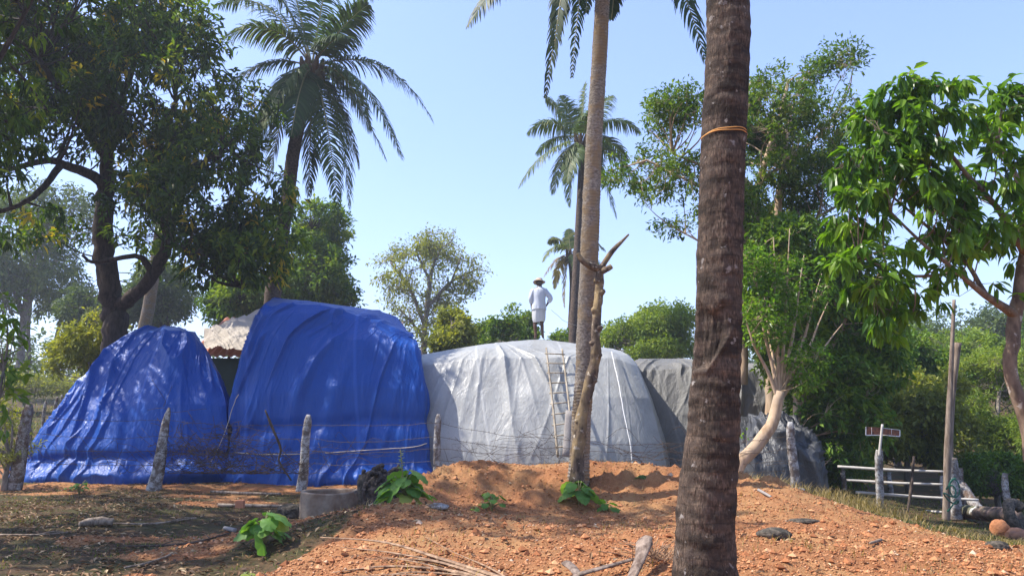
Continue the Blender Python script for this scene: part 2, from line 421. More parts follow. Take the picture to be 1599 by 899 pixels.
gb = blades(2200, (4.3, 6.7), (12.6, 15.2), (.06, .34), lambda x, y: np.clip(.6+fbm(x*2, y*2, 0, 5, 2), 0, 1), 14, .005, .9, 2)
tag(gb.build('dry_grass', DRYG), 'tall dry grass tangle below the leaning pale tree', 'dry grass', kind='stuff')
gb = blades(26000, (-40, -11), (20, 60), (.08, .25), lambda x, y: np.clip(.6+fbm(x*.5, y*.5, 0, 5, 2), 0, 1), 15, .02, .9, 1)
tag(gb.build('grass', GRASS), 'sunny grass field behind the left fence', 'grass', kind='stuff')

LITTER = leaf_mat('leaf_litter', [(0., (.06, .03, .015)), (.4, (.16, .08, .035)), (.75, (.28, .16, .07)), (1., (.50, .38, .22))], .1, .7, (1, 1, 1), .3)
def litter(n, xr, yr, sz, keep, seed):
    rg = np.random.default_rng(seed)
    xx = xr[0] + (xr[1]-xr[0])*rg.random(n); yy = yr[0] + (yr[1]-yr[0])*rg.random(n)
    k = rg.random(n) < keep(xx, yy); xx, yy = xx[k], yy[k]; N = len(xx)
    c = np.stack([xx, yy, gz(xx, yy) + .008 + .012*rg.random(N)], -1)
    an = rg.random(N)*6.28; tl = rg.normal(size=(N, 2))*.3
    d = unit(np.stack([np.cos(an), np.sin(an), tl[:, 0]], -1)); s = unit(np.stack([-np.sin(an), np.cos(an), tl[:, 1]], -1))
    L = (sz[0] + (sz[1]-sz[0])*rg.random(N))[:, None]; W = L*.28
    up = A([0, 0, 1])*L*.12
    V = np.stack([c-d*L*.5, c+s*W*.6+up, c+d*L*.5, c-s*W*.6+up, c], 1).reshape(-1, 3)
    o = (np.arange(N)*5)[:, None, None]
    mb = MB(); mb.add(V, None, (o + np.array([[0,4,1],[1,4,2],[2,4,3],[3,4,0]])).reshape(-1, 3), np.repeat(rg.random(N), 5)); return mb
lt = litter(27000, (-10.5, 0), (5.2, 16.8), (.03, .11), lambda x, y: (1-.8*soil_mask(x, y)) * np.clip(.5+1.2*fbm(x, y, 0, 91, 2), .05, 1), 21)
tag(lt.build('leaf_litter', LITTER, smooth=False), 'brown fallen leaves and chips over the shaded yard', 'leaf litter', kind='stuff')
lt = litter(550, (-2.5, 8), (5.5, 13), (.04, .12), lambda x, y: .6+0*x, 22)
tag(lt.build('leaf_litter', LITTER, smooth=False), 'pale dry leaf scraps scattered on the red heap', 'leaf litter', kind='stuff')
# ------------------------------------------------------------------ draped tarpaulins
def loft(rings, nu, nv, center=None):
    """rings: bottom to top, each a closed list of the same number of points"""
    Rg = A(rings); K = Rg.shape[1]
    G = crom(Rg, nv)                                     # along levels: (nv, K, 3)
    t = np.linspace(0, len(Rg)-1-1e-9, nv); i = t.astype(int); f = (t-i)[:, None, None]
    G = .25*G + .75*(Rg[i]*(1-f) + Rg[i+1]*f)
    Gt = np.transpose(G, (1, 0, 2)); K = len(Gt); Gc = crom(Gt, nu, closed=True)
    t = np.arange(nu)/nu*K; i = t.astype(int); f = (t-i)[:, None, None]
    Gl = Gt[i % K]*(1-f) + Gt[(i+1) % K]*f
    G = np.transpose(.45*Gc + .55*Gl, (1, 0, 2))
    return G                                              # (nv, nu, 3)
def ring(front, backY, n_back=None, shrink=.93, dz=0.0, side=.05):
    """close a front polyline with points along the back"""
    f = [at(*p) for p in front]; c = np.mean(f, axis=0)
    bk = []
    for p in f[::-1]:
        kx = backY/p[1]; bk.append(A((c[0]*kx + (p[0]-c[0])*kx*shrink, backY, p[2] + dz)))
    mid_r = (f[-1] + bk[0]) / 2 + A((side, 0, 0)); mid_l = (f[0] + bk[-1]) / 2 - A((side, 0, 0))
    return f + [mid_r] + bk + [mid_l]
def tarp_mesh(rings, nu, nv, fold, peak=None, base_on_ground=True):
    G = loft(rings, nu, nv)
    dU = np.roll(G, -1, 1) - np.roll(G, 1, 1); dV = np.gradient(G, axis=0)
    N = unit(np.cross(dU, dV))
    C = G.mean((0, 1)); s = np.sign(((G - C) * N).sum(-1).mean()); N = N * s
    L = np.concatenate([[0], np.cumsum(np.linalg.norm(np.diff(G[0], axis=0), axis=1))])
    u = np.broadcast_to(L[None, :], G.shape[:2]); v = np.broadcast_to(np.linspace(0, 1, nv)[:, None], G.shape[:2])
    tot = L[-1] + np.linalg.norm(G[0, 0] - G[0, -1])
    d = fold(u, v, G, tot)
    # fade to avoid a seam at u = 0 (it lies at the back)
    sm = np.clip(np.minimum(u, tot - u) / .3, 0, 1) if False else 1.0
    G = G + N * (d * sm)[..., None]
    if base_on_ground:
        zz = gz(G[0, :, 0], G[0, :, 1]) - .02
        k = np.clip(1 - v / .12, 0, 1)
        G[..., 2] += k * (zz[None] - G[0:1, :, 2])
    top = G[-1]; cc = top.mean(0) if peak is None else A(peak)
    mb = MB(); idx = np.arange(nu*nv).reshape(nv, nu)
    q = np.stack([idx[:-1], np.roll(idx[:-1], -1, 1), np.roll(idx[1:], -1, 1), idx[1:]], -1).reshape(-1, 4)
    extra = []; last = idx[-1]; n0 = nu*nv
    K = 10
    for k in range(1, K):
        f = k / K; extra.append(top*(1-f) + cc*f)
    E = np.vstack(extra); allv = np.vstack([G.reshape(-1, 3), E, cc])
    rings_i = [last] + [n0 + np.arange(nu) + (k-1)*nu for k in range(1, K)]
    for a_, b_ in zip(rings_i[:-1], rings_i[1:]):
        q = np.vstack([q, np.stack([a_, np.roll(a_, -1), np.roll(b_, -1), b_], -1)])
    ci = len(allv) - 1; a_ = rings_i[-1]
    mb.add(allv, q, np.stack([a_, np.roll(a_, -1), np.full(nu, ci)], -1), .5)
    return mb
def ridges(x, y, seed, o=3):
    """sharp cloth folds: crest lines of a noise"""
    r = 0; a = 1.0; t = 0
    for k in range(o):
        r = r + a * (1 - 2*np.abs(vn(x*1.9**k, y*1.6**k, k*3.1, seed+k))); t += a; a *= .52
    return r / t

def tarp_mat(name, base, rough, trans, dirt=None, dirtcol=None, wr=(9, 26), bstr=.5, spec=.5, tcol=None, weave=0.0, stretch=(1, 1, .35), rot=(0, .5, 0), seam=.17):
    m = NT(name); v1 = m.mapping(stretch, rot)
    a = m.noise(wr[0]*.35, 4, .6, v1, .8); b = m.noise(wr[1]*.35, 4, .65, v1, 1.2); c = m.noise(3.0, 5, .6)
    def crest(f): return m.math('SUBTRACT', 1.0, m.math('MULTIPLY', m.math('ABSOLUTE', m.math('SUBTRACT', f, .5)), 5.0), True)
    h = m.math('ADD', crest(a), m.math('MULTIPLY', crest(b), .45))
    col = base
    col = m.mix(m.ramp(c, [(.35, 0.), (.75, .35)]), base, tuple(min(1, x*1.35+.003) for x in base))
    if dirt:
        dn = m.noise(1.4, 6, .7); dn2 = m.noise(14, 4, .7)
        z = m.n('ShaderNodeSeparateXYZ'); m.l(m.coord(), z.inputs[0])
        low = m.ramp(z.outputs[2], [(0., .22), (1.0, 0.0)])
        k = m.ramp(m.math('ADD', m.math('ADD', m.math('MULTIPLY', dn, .6), m.math('MULTIPLY', dn2, .4)), low), [(.48, 0.), (.8, dirt)])
        col = m.mix(k, col, dirtcol)
    if seam:
        wv = m.n('ShaderNodeTexWave', wave_type='BANDS', bands_direction='X'); wv.inputs['Scale'].default_value = seam; wv.inputs['Distortion'].default_value = .25
        wv.inputs['Detail Scale'].default_value = .3; m.l(v1, wv.inputs['Vector'])
        k = m.ramp(wv.outputs['Fac'], [(.9985, 0.), (.9993, 1.)]); h = m.math('ADD', h, m.math('MULTIPLY', k, .5))
        col = m.mix(m.math('MULTIPLY', k, .35), col, tuple(min(1, x*1.6+.05) for x in base))
    return m.bsdf(col, rough, m.bump(h, bstr, .03), spec, trans, tcol if tcol else col)
BLUE = tarp_mat('blue_tarpaulin', (.001, .060, .32), .42, .12, .22, (.07, .11, .22), tcol=(.003, .10, .65), bstr=.6, spec=.35, wr=(5, 12), stretch=(1, 1, .16), rot=(0, .35, 0))
BLUE2 = tarp_mat('blue_tarpaulin_steep', (.001, .062, .32), .44, .12, .15, (.07, .12, .24), tcol=(.003, .10, .65), bstr=.6, spec=.35, wr=(5, 12), stretch=(1, 1, .13), rot=(0, .75, 0))
WHITE = tarp_mat('clear_white_sheet', (.50, .505, .48), .36, .36, .9, (.24, .23, .21), tcol=(.5, .54, .58), bstr=.30, wr=(6, 17), stretch=(1, 1, .3))
GREY = tarp_mat('grey_sheet', (.145, .14, .125), .6, .1, .6, (.16, .15, .14), bstr=.5)
BLACK = tarp_mat('black_sheet', (.035, .037, .042), .42, 0, .25, (.12, .12, .12), bstr=.5, spec=.5)
BEIGE = tarp_mat('beige_sheet', (.40, .35, .28), .7, .15, .7, (.36, .29, .20), bstr=.6)

def tag_top(o, label, cat, group=None): return tag(o, label, cat, group)
TG = 'tarpaulin covered stacks in a row behind the fence'
# blue heap with sloping flank
def warp(u, v, a, f, seed):
    return u + a*fbm(u*f, v*f*1.3, 0, seed, 3), v + a*.6*fbm(u*f+31, v*f, 0, seed+5, 3)
def pleats(s, v, seed, cover=.1):
    """long soft valleys with narrow crests that start and stop"""
    c = 1 - np.abs(vn(s, v, 0, seed))*3.0
    c = np.clip(c, 0, 1)**1.9
    return c * np.clip(.5 + 1.4*fbm(s*.5+9, v*1.6, 0, seed+2, 2) + cover, 0, 1.3)
def fold1(u, v, G, tot):
    s = u / tot * 15; s2, v2 = warp(s, v*4, .35, .6, 31)
    env = .3 + .7*np.sin(np.pi*np.clip(v*1.02+.12, 0, 1))
    d = pleats(s2*1.5 + v*1.6, v*.8, 3, .4)*.150*env + pleats(s2*3.4 - v*2.0, v*1.0, 8, .1)*.075*env + pleats(s2*8 + v*5, v*4, 9, -.1)*.018
    d += .10*fbm(s*.8, v*2, 0, 12, 2)
    lv = v + .02*vn(s*.9, 0, 0, 77)
    d += np.exp(-((lv-.14)/.035)**2)*(-.09) + np.exp(-((lv-.03)/.045)**2)*(.16 + .14*vn(s*1.8, 0, 0, 9))
    d += np.exp(-((v-.07)/.06)**2)*ridges(s*2.5, v*9, 18, 3)*.09
    return d
r1 = [ring([(33,742,17.35),(130,742,16.9),(240,742,16.8),(350,742,17.2)], 21.2),
      ring([(50,703,17.5),(135,700,17.05),(240,700,16.95),(358,700,17.3)], 21),
      ring([(96,640,17.9),(165,635,17.4),(250,630,17.25),(355,632,17.5)], 20.9, side=.0),
      ring([(148,574,18.4),(200,562,18.0),(270,560,17.85),(338,576,18.1)], 20.8, side=-.05),
      ring([(190,531,18.9),(228,518,18.5),(280,517,18.4),(318,536,18.6)], 20.6, side=-.05),
      ring([(226,513,19.3),(248,509,19.2),(276,509,19.2),(302,517,19.3)], 20.2)]
o = tarp_mesh(r1, 760, 210, fold1).build('tarpaulin_stack', BLUE, smooth=True)
tag(o, 'blue tarpaulin over a low rounded stack with one long sloping flank', 'tarpaulin stack', TG)
def fold2(u, v, G, tot):
    s = u / tot * 17; s2, v2 = warp(s, v*4, .4, .55, 41)
    env = .22 + .78*np.clip((.92-v)*3, 0, 1)
    d = pleats(s2*1.15 - v*3.2, v*.9 + s*.3, 23, .2)*.08*env + pleats(s2*2.6 - v*7.5, v*.9 + s*.5, 28, .25)*.10*env + pleats(s2*6 - v*13, v*2.5 + s, 29, 0)*.018*env
    d += .06*fbm(s*.7, v*2, 0, 52, 2)*env
    lv = v + .008*vn(s*.9, 0, 0, 77)
    d += np.exp(-((lv-.20)/.018)**2)*-.06 + np.exp(-((lv-.155)/.04)**2)*(.03+.08*ridges(s*3, 0*v, 4, 2)) + np.exp(-((lv-.26)/.05)**2)*pleats(s*3.6, v*1, 7, .2)*.06
    d += np.exp(-((v-.07)/.08)**2)*ridges(s*2.2, v*3, 14, 3)*.10 + np.exp(-((v-.02)/.04)**2)*(.15+.15*vn(s*1.5, 0, 0, 19))
    return d
r2 = [ring([(352,745,17.1),(460,746,16.75),(570,744,16.75),(668,735,17.1)], 21.2),
      ring([(366,703,17.25),(460,702,17.0),(570,699,17.0),(667,697,17.2)], 21),
      ring([(368,625,17.35),(460,612,17.15),(570,602,17.2),(661,612,17.4)], 21, side=.04),
      ring([(391,540,17.6),(470,530,17.5),(570,530,17.6),(650,552,17.8)], 21, side=.02),
      ring([(407,496,17.8),(490,490,17.75),(575,512,17.95),(640,532,18.1)], 20.9, side=.02),
      ring([(415,479,18.0),(500,476,17.95),(578,498,18.2),(638,521,18.3)], 20.8, side=.02),
      ring([(419,473,18.6),(497,473,18.6),(585,494,18.8),(632,514,18.8)], 20.8),
      ring([(430,465,19.4),(500,472,19.5),(585,484,19.6),(618,494,19.6)], 20.4)]
o = tarp_mesh(r2, 800, 260, fold2).build('tarpaulin_stack', BLUE2)
tag(o, 'tall boxy stack under blue tarpaulin, the highest of the row', 'tarpaulin stack', TG)
def fold3(u, v, G, tot):
    s = u / tot * 24; s2, v2 = warp(s, v*4, .35, .6, 91)
    env = .15 + .85*np.clip(1.12-v, 0, 1)**.8
    x = G[..., 0]; d = 0
    for xx, yy, sd, wd in ((768, 540, 41, 1.5), (955, 548, 43, 1.5), (845, 532, 45, .9)):
        xa = at(xx, yy, 18.3)[0]; k = .22 + np.clip(1-v, 0, 1)*1.7
        ca = (x-xa)/k + .05*fbm(v*3, x*.8, 0, sd, 2)
        d = d + (pleats(ca*1.25+3, v*.18, sd, .5)*.16*np.clip(.3+v, 0, 1) + pleats(ca*3.0+3, v*.5, sd+1, .1)*.05*np.clip(.2+v, 0, 1))*np.exp(-(ca/wd)**2)*np.clip((1.04-v)*2.2, 0, 1)
    d = d + pleats(s2*1.0, v*1.2, 44, 0)*.04*env + ridges(s2*1.2 + v*2, v*3, 47, 2)*.012 + .10*fbm(s*.5, v*1.6, 0, 3, 2)*env
    d = d + np.clip(.22-v, 0, 1)*ridges(s*2.6 + v*3, v*3, 48, 2)*.14
    return d
r3 = [ring([(648,748,17.7),(742,748,17.1),(842,748,16.9),(934,748,16.9),(1044,748,17.3)], 23),
      ring([(652,690,17.8),(746,690,17.3),(845,690,17.1),(940,690,17.1),(1034,690,17.5)], 23),
      ring([(654,625,18.1),(752,620,17.7),(850,620,17.5),(948,620,17.5),(1014,622,17.9)], 23),
      ring([(656,572,18.6),(760,558,18.1),(860,558,18.0),(945,558,18.1),(994,573,18.5)], 22.8),
      ring([(657,562,19.0),(764,543,18.4),(860,549,18.5),(942,549,18.5),(986,559,18.8)], 22.6),
      ring([(660,553,20.2),(766,536,19.2),(845,530,19.8),(925,541,19.5),(970,547,19.6)], 22.0)]
WP = at(842, 528.5, 20.2)
o = tarp_mesh(r3, 980, 210, fold3, peak=(WP[0], WP[1]+.5, WP[2]+.0)).build('tarpaulin_stack', WHITE)
tag(o, 'widest stack in a milky white plastic sheet, a man standing on top', 'tarpaulin stack', TG)
def fold4(u, v, G, tot):
    s = u / tot * 18; s2, v2 = warp(s, v*4, .4, .6, 95)
    x = G[..., 0]; d = 0
    for xx, sd in ((1068, 61), (1190, 67)):
        xa = at(xx, 565, 19)[0]; ca = (x-xa)/(.2+np.clip(1-v, 0, 1)*1.4) + .1*fbm(v*5, x, 0, sd, 2)
        d = d + pleats(ca*2.2+1, v*.5, sd, .4)*.2*np.exp(-(ca/1.5)**2)*np.clip((1.04-v)*2, 0, 1)
    return d + pleats(s2*1.8, v*2.2, 64, .1)*.08 + ridges(s2*3, v*6, 66, 3)*.05*np.clip(1.1-v, 0, 1)
r4 = [ring([(975,752,18.8),(1060,750,18.1),(1140,748,17.9),(1222,745,18.2)], 23),
      ring([(980,700,18.9),(1060,700,18.4),(1140,700,18.2),(1220,700,18.4)], 23),
      ring([(985,640,19.1),(1065,635,18.7),(1140,632,18.4),(1222,635,18.7)], 23),
      ring([(988,582,19.4),(1066,574,19.1),(1140,574,18.9),(1216,584,19.2)], 22.9),
      ring([(992,564,20.0),(1066,564,19.8),(1140,568,19.8),(1204,580,19.8)], 22.7),
      ring([(1000,560,20.6),(1066,560,20.5),(1140,564,20.5),(1194,576,20.5)], 22.4)]
o = tarp_mesh(r4, 640, 170, fold4).build('tarpaulin_stack', GREY)
tag(o, 'stack in a dull grey sheet partly hidden behind the thick palm trunk', 'tarpaulin stack', TG)
def fold5(u, v, G, tot):
    s = u/tot*10
    return ridges(s*1.5 + v, v*1.6, 71, 3)*.16 + pleats(s*3.5 + v*2, v*1.2, 72, .3)*.14
r5 = [ring([(1128,752,15.8),(1170,748,15.5),(1225,744,15.3),(1282,734,15.5)], 17.6),
      ring([(1138,712,16.0),(1172,705,15.7),(1222,700,15.5),(1268,706,15.6)], 17.4),
      ring([(1150,676,16.3),(1178,668,16.1),(1214,662,15.9),(1246,676,16.0)], 17.2),
      ring([(1162,664,16.6),(1182,656,16.5),(1208,648,16.4),(1232,656,16.4)], 17.0)]
o = tarp_mesh(r5, 260, 80, fold5).build('plastic_sheet', BLACK)
tag(o, 'crumpled black plastic sheet heaped behind the leaning pale tree', 'plastic sheet')

# ropes lashed round the stacks
ROPE = NT('pale_rope').bsdf((.50, .45, .36), .85)
ROPE_W = NT('white_rope').bsdf((.72, .72, .70), .85)
ROPE_O = NT('orange_rope').bsdf((.62, .30, .08), .8)
def rope(pts, r, mat, label, group=None, n=60, seed=0, wob=.01, name='rope'):
    P = crom([at(*p) for p in pts], n) + fbm(np.linspace(0, 9, n)[:, None]*np.ones(3), A([0, 5, 9])[None], seed, seed, 2)*wob
    b = MB(); tube(b, P, r, 6); return tag(b.build(name, mat), label, 'rope', group)
rope([(366,706,17.05),(420,709,16.88),(500,707,16.8),(580,702,16.8),(640,698,16.9),(667,692,17.1)], .011, ROPE, 'pale rope lashed across the foot of the tall blue stack', seed=2)
rope([(318,742,17.1),(345,690,17.0),(362,640,17.15),(372,615,17.1)], .008, ROPE, 'thin tie rope in the gap between the two blue stacks', seed=3)
rope([(955,549,18.1),(966,600,17.45),(975,650,17.1),(984,690,16.9),(988,728,16.8)], .012, ROPE_W, 'white rope running down the milky white sheet', seed=4)

# ------------------------------------------------------------------ small tiled house behind
TILE = NT('clay_tiles'); _f = TILE.noise(22, 4); TILE = TILE.bsdf(TILE.mix(_f, (.22, .07, .035), (.46, .18, .09)), .85)
WALLG = NT('dark_green_plaster'); WALLG = WALLG.bsdf(WALLG.mix(WALLG.noise(6, 5), (.012, .04, .035), (.03, .07, .06)), .8)
e0 = at(296, 553, 24.6); e1 = at(590, 553, 24.6); zr = e0[2] + 1.55
house = thing('house', (e0[0]+.5, 25.2, float(gz(A([-7.]), A([25.]))[0])), 'low house with red clay roof tiles and dark green wall between the stacks', 'house')
b = MB(); gzH = parent_loc(house)[2] - .2
box(b, ((e0[0]+e1[0])/2, 27.4, (gzH + e0[2])/2 - .02), (e1[0]-e0[0]-.5, 4.4, e0[2]-gzH - .12)); b.build('wall', WALLG, house, smooth=False)
b = MB()
nyt, nxt = 26, 150
u = np.linspace(0, 1, nxt); vv = np.linspace(0, 1, nyt)
Xr = e0[0] + (e1[0]-e0[0])*u[None] + 0*vv[:, None]
Yr = 24.6 + 2.9*vv[:, None] + 0*u[None]
Zr = e0[2] + 1.55*vv[:, None] + .035*np.sin(u[None]*150*1.1) + .03*((vv[:, None]*12) % 1)
idx = np.arange(nxt*nyt).reshape(nyt, nxt)
qd = np.stack([idx[:-1, :-1], idx[:-1, 1:], idx[1:, 1:], idx[1:, :-1]], -1).reshape(-1, 4)
b.add(np.stack([Xr, Yr, Zr], -1).reshape(-1, 3), qd)
b.add(np.stack([Xr, 30.2-2.7*vv[:, None]+0*u[None], Zr], -1).reshape(-1, 3), qd[:, ::-1])
b.add(np.stack([Xr[:1].repeat(2, 0), np.stack([Yr[0], Yr[0]+.02]), np.stack([Zr[0], Zr[0]-.07])], -1).reshape(-1, 3), np.stack([np.arange(nxt-1)+nxt, np.arange(nxt-1)+nxt+1, np.arange(nxt-1)+1, np.arange(nxt-1)], -1))
b.build('roof', TILE, house)
WOOD = bark_mat('weathered_wood', (.10, .07, .05), (.28, .22, .17), None, 20, .15, .5)
b = MB()
for k in range(9):
    xk = e0[0] + .5 + k*.75; tube(b, [(xk, 24.66, e0[2]-.10), (xk, 27.4, e0[2]+1.36)], .045, 6)
b.build('rafter', WOOD, house)
# beige sheet thrown over that roof
nu_, nv_ = 150, 70
u = np.linspace(0, 1, nu_)[None]*np.ones((nv_, 1)); v = np.linspace(0, 1, nv_)[:, None]*np.ones((1, nu_))
bl, br = at(318, 548, 24.45), at(450, 548, 24.45); tl, tr_ = at(318, 519, 25.6), at(450, 492, 27.2); 
tm = at(388, 494, 27.0)
top = crom([tl, at(352, 507, 26.3), tm, at(425, 487, 27.4), tr_], nu_)
bot = crom([bl, at(345, 546, 24.4), at(372, 553, 24.4), at(420, 550, 24.4), br], nu_)
Gm = bot[None]*(1-v[..., None]) + top[None]*v[..., None]
Gm[..., 2] += .12 + .10*ridges(u*9 + v*3.5, v*1.2, 81, 3) + .05*fbm(u*9, v*7, 0, 5, 3) - .15*np.sin(np.pi*v)*.5
b = MB(); idx = np.arange(nu_*nv_).reshape(nv_, nu_)
b.add(Gm.reshape(-1, 3), np.stack([idx[:-1, :-1], idx[:-1, 1:], idx[1:, 1:], idx[1:, :-1]], -1).reshape(-1, 4))
o = b.build('roof_sheet', BEIGE); tag(o, 'folded dirty beige sheet spread over the tiled roof', 'roof cover')
# ------------------------------------------------------------------ leaves
def leaves(mb, P, D, L, W, rng, var, detail=0, droop=.35, nj=.5, fold=.18):
    N = len(P)
    if N == 0: return
    D = unit(D); L = np.broadcast_to(A(L), (N,))[:, None]; W = np.broadcast_to(A(W), (N,))[:, None]
    up = A([0, 0, 1]) + rng.normal(size=(N, 3))*nj
    S = unit(np.cross(D, up)); Nn = np.cross(S, D)
    g = A([0, 0, -1])
    if detail == 0:
        m = P + D*L*.5; tip = P + D*L + g*L*droop*.4
        V = np.stack([P, m + S*W*.5 + Nn*W*fold, tip, m - S*W*.5 + Nn*W*fold], 1).reshape(-1, 3)
        o = (np.arange(N)*4)[:, None, None]
        mb.add(V, None, (o + np.array([[0,1,2],[0,2,3]])).reshape(-1, 3), np.repeat(var, 4))
    else:
        c1 = P + D*L*.33 + g*L*droop*.07; c2 = P + D*L*.70 + g*L*droop*.30; tip = P + D*L*.98 + g*L*droop*.62
        f = Nn*W*fold
        V = np.stack([P, c1+S*W*.46+f, c1, c1-S*W*.46+f, c2+S*W*.38+f, c2, c2-S*W*.38+f, tip], 1).reshape(-1, 3)
        o = (np.arange(N)*8)[:, None, None]
        mb.add(V, (o + np.array([[2,1,4,5],[3,2,5,6]])).reshape(-1, 4), (o + np.array([[0,1,2],[0,2,3],[5,4,7],[6,5,7]])).reshape(-1, 3), np.repeat(var, 8))
def blobs_pts(blobs, n, rng, shell=.35, gap=0.0, gfreq=1.0, seed=0):
    """points in pixel-described ellipsoids (px, py, Y, rx_px, ry_px, depth_m[, weight])"""
    B = []; wt = []
    for bb in blobs:
        s = scl(bb[1], bb[2]); c = at(*bb[:3]); r = A([bb[3]*s, bb[5], bb[4]*s]); B.append((c, r)); wt.append(r[0]*r[2]*(bb[6] if len(bb) > 6 else 1))
    wt = A(wt)/sum(wt); out = []
    tries = 0
    while sum(map(len, out)) < n and tries < 40:
        tries += 1
        k = rng.choice(len(B), size=n*2, p=wt)
        d = unit(rng.normal(size=(n*2, 3))); rad = rng.random(n*2)**(1/3*(1-shell)+.05)
        C = A([b_[0] for b_ in B])[k]; Rr = A([b_[1] for b_ in B])[k]
        P = C + d*rad[:, None]*Rr
        ns = fbm(P[:, 0]*gfreq, P[:, 1]*gfreq, P[:, 2]*gfreq, seed, 3)
        out.append(P[ns > gap])
    P = np.concatenate(out)[:n]
    return P, A([b_[0] for b_ in B])
def nearest(P, S):
    out = np.empty(len(P), int)
    for i in range(0, len(P), 4000):
        out[i:i+4000] = ((P[i:i+4000, None] - S[None])**2).sum(-1).argmin(1)
    return out
def tree(name, label, cat, trunks, blobs, nclus, per, L, W, mat, bark, seed, group=None, r_cl=.35, gap=-.05, gfreq=.8, detail=0, droop=.35,
         nb=60, br=.03, shell=.35, lift=.15, base=None, crown='crown', twr=.006, bark_bump=.15, twig_n=1.0, yel=0.0, hang=0.0, trunk_n=12, ext=True):
    """trunks: list of polylines [(px,py,Y,radius_px), ...]; the first one starts at the ground"""
    rng = np.random.default_rng(seed)
    T0 = trunks[0]; b0 = at(*T0[0][:3])
    if base is not None: b0 = A(base)
    b0[2] = float(gz(A([b0[0]]), A([b0[1]]))[0])
    root = thing(name, b0, label, cat, group)
    tb = MB(); sk = []
    for i, T in enumerate(trunks):
        P = [at(*t[:3]) for t in T]; rr = [t[3]*scl(t[1], t[2]) for t in T]
        if i == 0 and ext:
            P = [b0 - A([0, 0, .1])] + P if np.linalg.norm(P[0]-b0) > .15 else [b0 - A([0, 0, .1])] + P[1:]
            rr = [rr[0]*1.25] + rr if len(P) > len(rr) else rr
        n = max(12, int(sum(np.linalg.norm(np.diff(A(P), axis=0), axis=1))*5)); n = min(n, 60)
        Q = crom(P, n); rq = np.interp(np.linspace(0, 1, n), np.linspace(0, 1, len(rr)), rr)
        Q[1:-1] += rng.normal(size=(n-2, 3))*rq[1:-1, None]*.10
        tube(tb, Q, rq, trunk_n, bump=bark_bump, seed=seed+i, freq=2.0)
        sk.append(Q[n//3 if i == 0 else 1:])
    sk = np.concatenate(sk)
    C, cen = blobs_pts(blobs, nclus, rng, shell, gap, gfreq, seed)
    # main sub-branches
    tips = C[rng.permutation(len(C))[:nb]]; ni = nearest(tips, sk + A([0, 0, .4])); st = sk[ni]
    seg = 5
    twigs(tb, st, tips, br*(.6+.7*rng.random(len(tips))), br*.22, .10, rng, 5, seg)
    t = np.linspace(.25, 1, 6); nodes = (st[:, None] + (tips-st)[:, None]*t[None, :, None]).reshape(-1, 3)
    nodes = np.vstack([nodes, sk[::3]])
    if twig_n > 0:
        k = rng.permutation(len(C))[:int(len(C)*twig_n)]
        ni = nearest(C[k], nodes); twigs(tb, nodes[ni], C[k], twr, twr*.4, .12, rng, 3, 2)
    near_n = nodes[nearest(C, nodes)]
    tb.build('trunk', bark, root)
    # foliage
    out = unit(C - near_n + rng.normal(size=C.shape)*.05)
    Cc = np.repeat(C, per, 0); oo = np.repeat(out, per, 0); N = len(Cc)
    D = unit(rng.normal(size=(N, 3))) + oo*.7 + A([0, 0, -1])*(hang + .15)
    P = Cc + unit(rng.normal(size=(N, 3)))*(r_cl*rng.random(N)[:, None]**.6)*(1 if detail == 0 else .5)
    cv = np.repeat(np.clip(.5 + .30*fbm(C[:, 0]*.5, C[:, 1]*.5, C[:, 2]*.5, seed+3, 2) + rng.normal(size=len(C))*.17, .02, .9), per)
    var = np.clip(cv + rng.normal(size=N)*.12, 0, .93)
    if yel: 
        cy_ = np.repeat(rng.random(len(C)) < yel, per); var = np.where(cy_ & (rng.random(N) < .8), .97+.03*rng.random(N), var)
    lb = MB(); LL = L*(.7+.5*rng.random(N)); leaves(lb, P, D, LL, LL*(W/L), rng, var, detail, droop)
    lb.build(crown, mat, root, smooth=False)
    return root

G_DARK = leaf_mat('mango_leaves', [(0., (.010, .028, .005)), (.5, (.040, .085, .010)), (.82, (.12, .19, .018)), (.94, (.20, .24, .02)), (1., (.45, .33, .03))], .36, .45)
G_MID = leaf_mat('mid_green_leaves', [(0., (.026, .062, .008)), (.5, (.070, .135, .016)), (.9, (.165, .23, .025)), (1., (.26, .24, .05))], .38, .5)
G_FRESH = leaf_mat('glossy_fresh_leaves', [(0., (.04, .10, .014)), (.5, (.11, .21, .022)), (.9, (.22, .33, .04)), (1., (.28, .30, .06))], .48, .30, (1.7, 1.8, .45))
G_BUSH = leaf_mat('shrub_leaves', [(0., (.032, .080, .010)), (.5, (.085, .165, .020)), (.9, (.18, .27, .03)), (1., (.20, .22, .06))], .3, .42)
G_OLIVE = leaf_mat('olive_leaves', [(0., (.08, .105, .022)), (.5, (.18, .205, .045)), (.9, (.30, .31, .065)), (1., (.28, .25, .10))], .34, .55)
G_FAR = leaf_mat('distant_leaves', [(0., (.040, .070, .025)), (.5, (.075, .115, .038)), (.9, (.13, .17, .055)), (1., (.17, .18, .07))], .3, .55)
G_LIME = leaf_mat('feathery_leaves', [(0., (.07, .12, .020)), (.5, (.15, .22, .034)), (.9, (.26, .32, .055)), (1., (.28, .28, .10))], .36, .55)
B_DARK = bark_mat('dark_bark', (.018, .013, .010), (.07, .05, .038), None, 16, .3, .8)
B_GREY = bark_mat('grey_bark', (.10, .085, .07), (.26, .22, .18), None, 16, .3, .6)
B_PALE = bark_mat('pale_tan_bark', (.30, .20, .12), (.52, .38, .25), (.40, .30, .21), 10, .3, .4)
B_PATCH = bark_mat('lichen_bark', (.10, .07, .05), (.25, .18, .125), None, 12, .4, .5, patch=((.38, .34, .29), 9, .60))

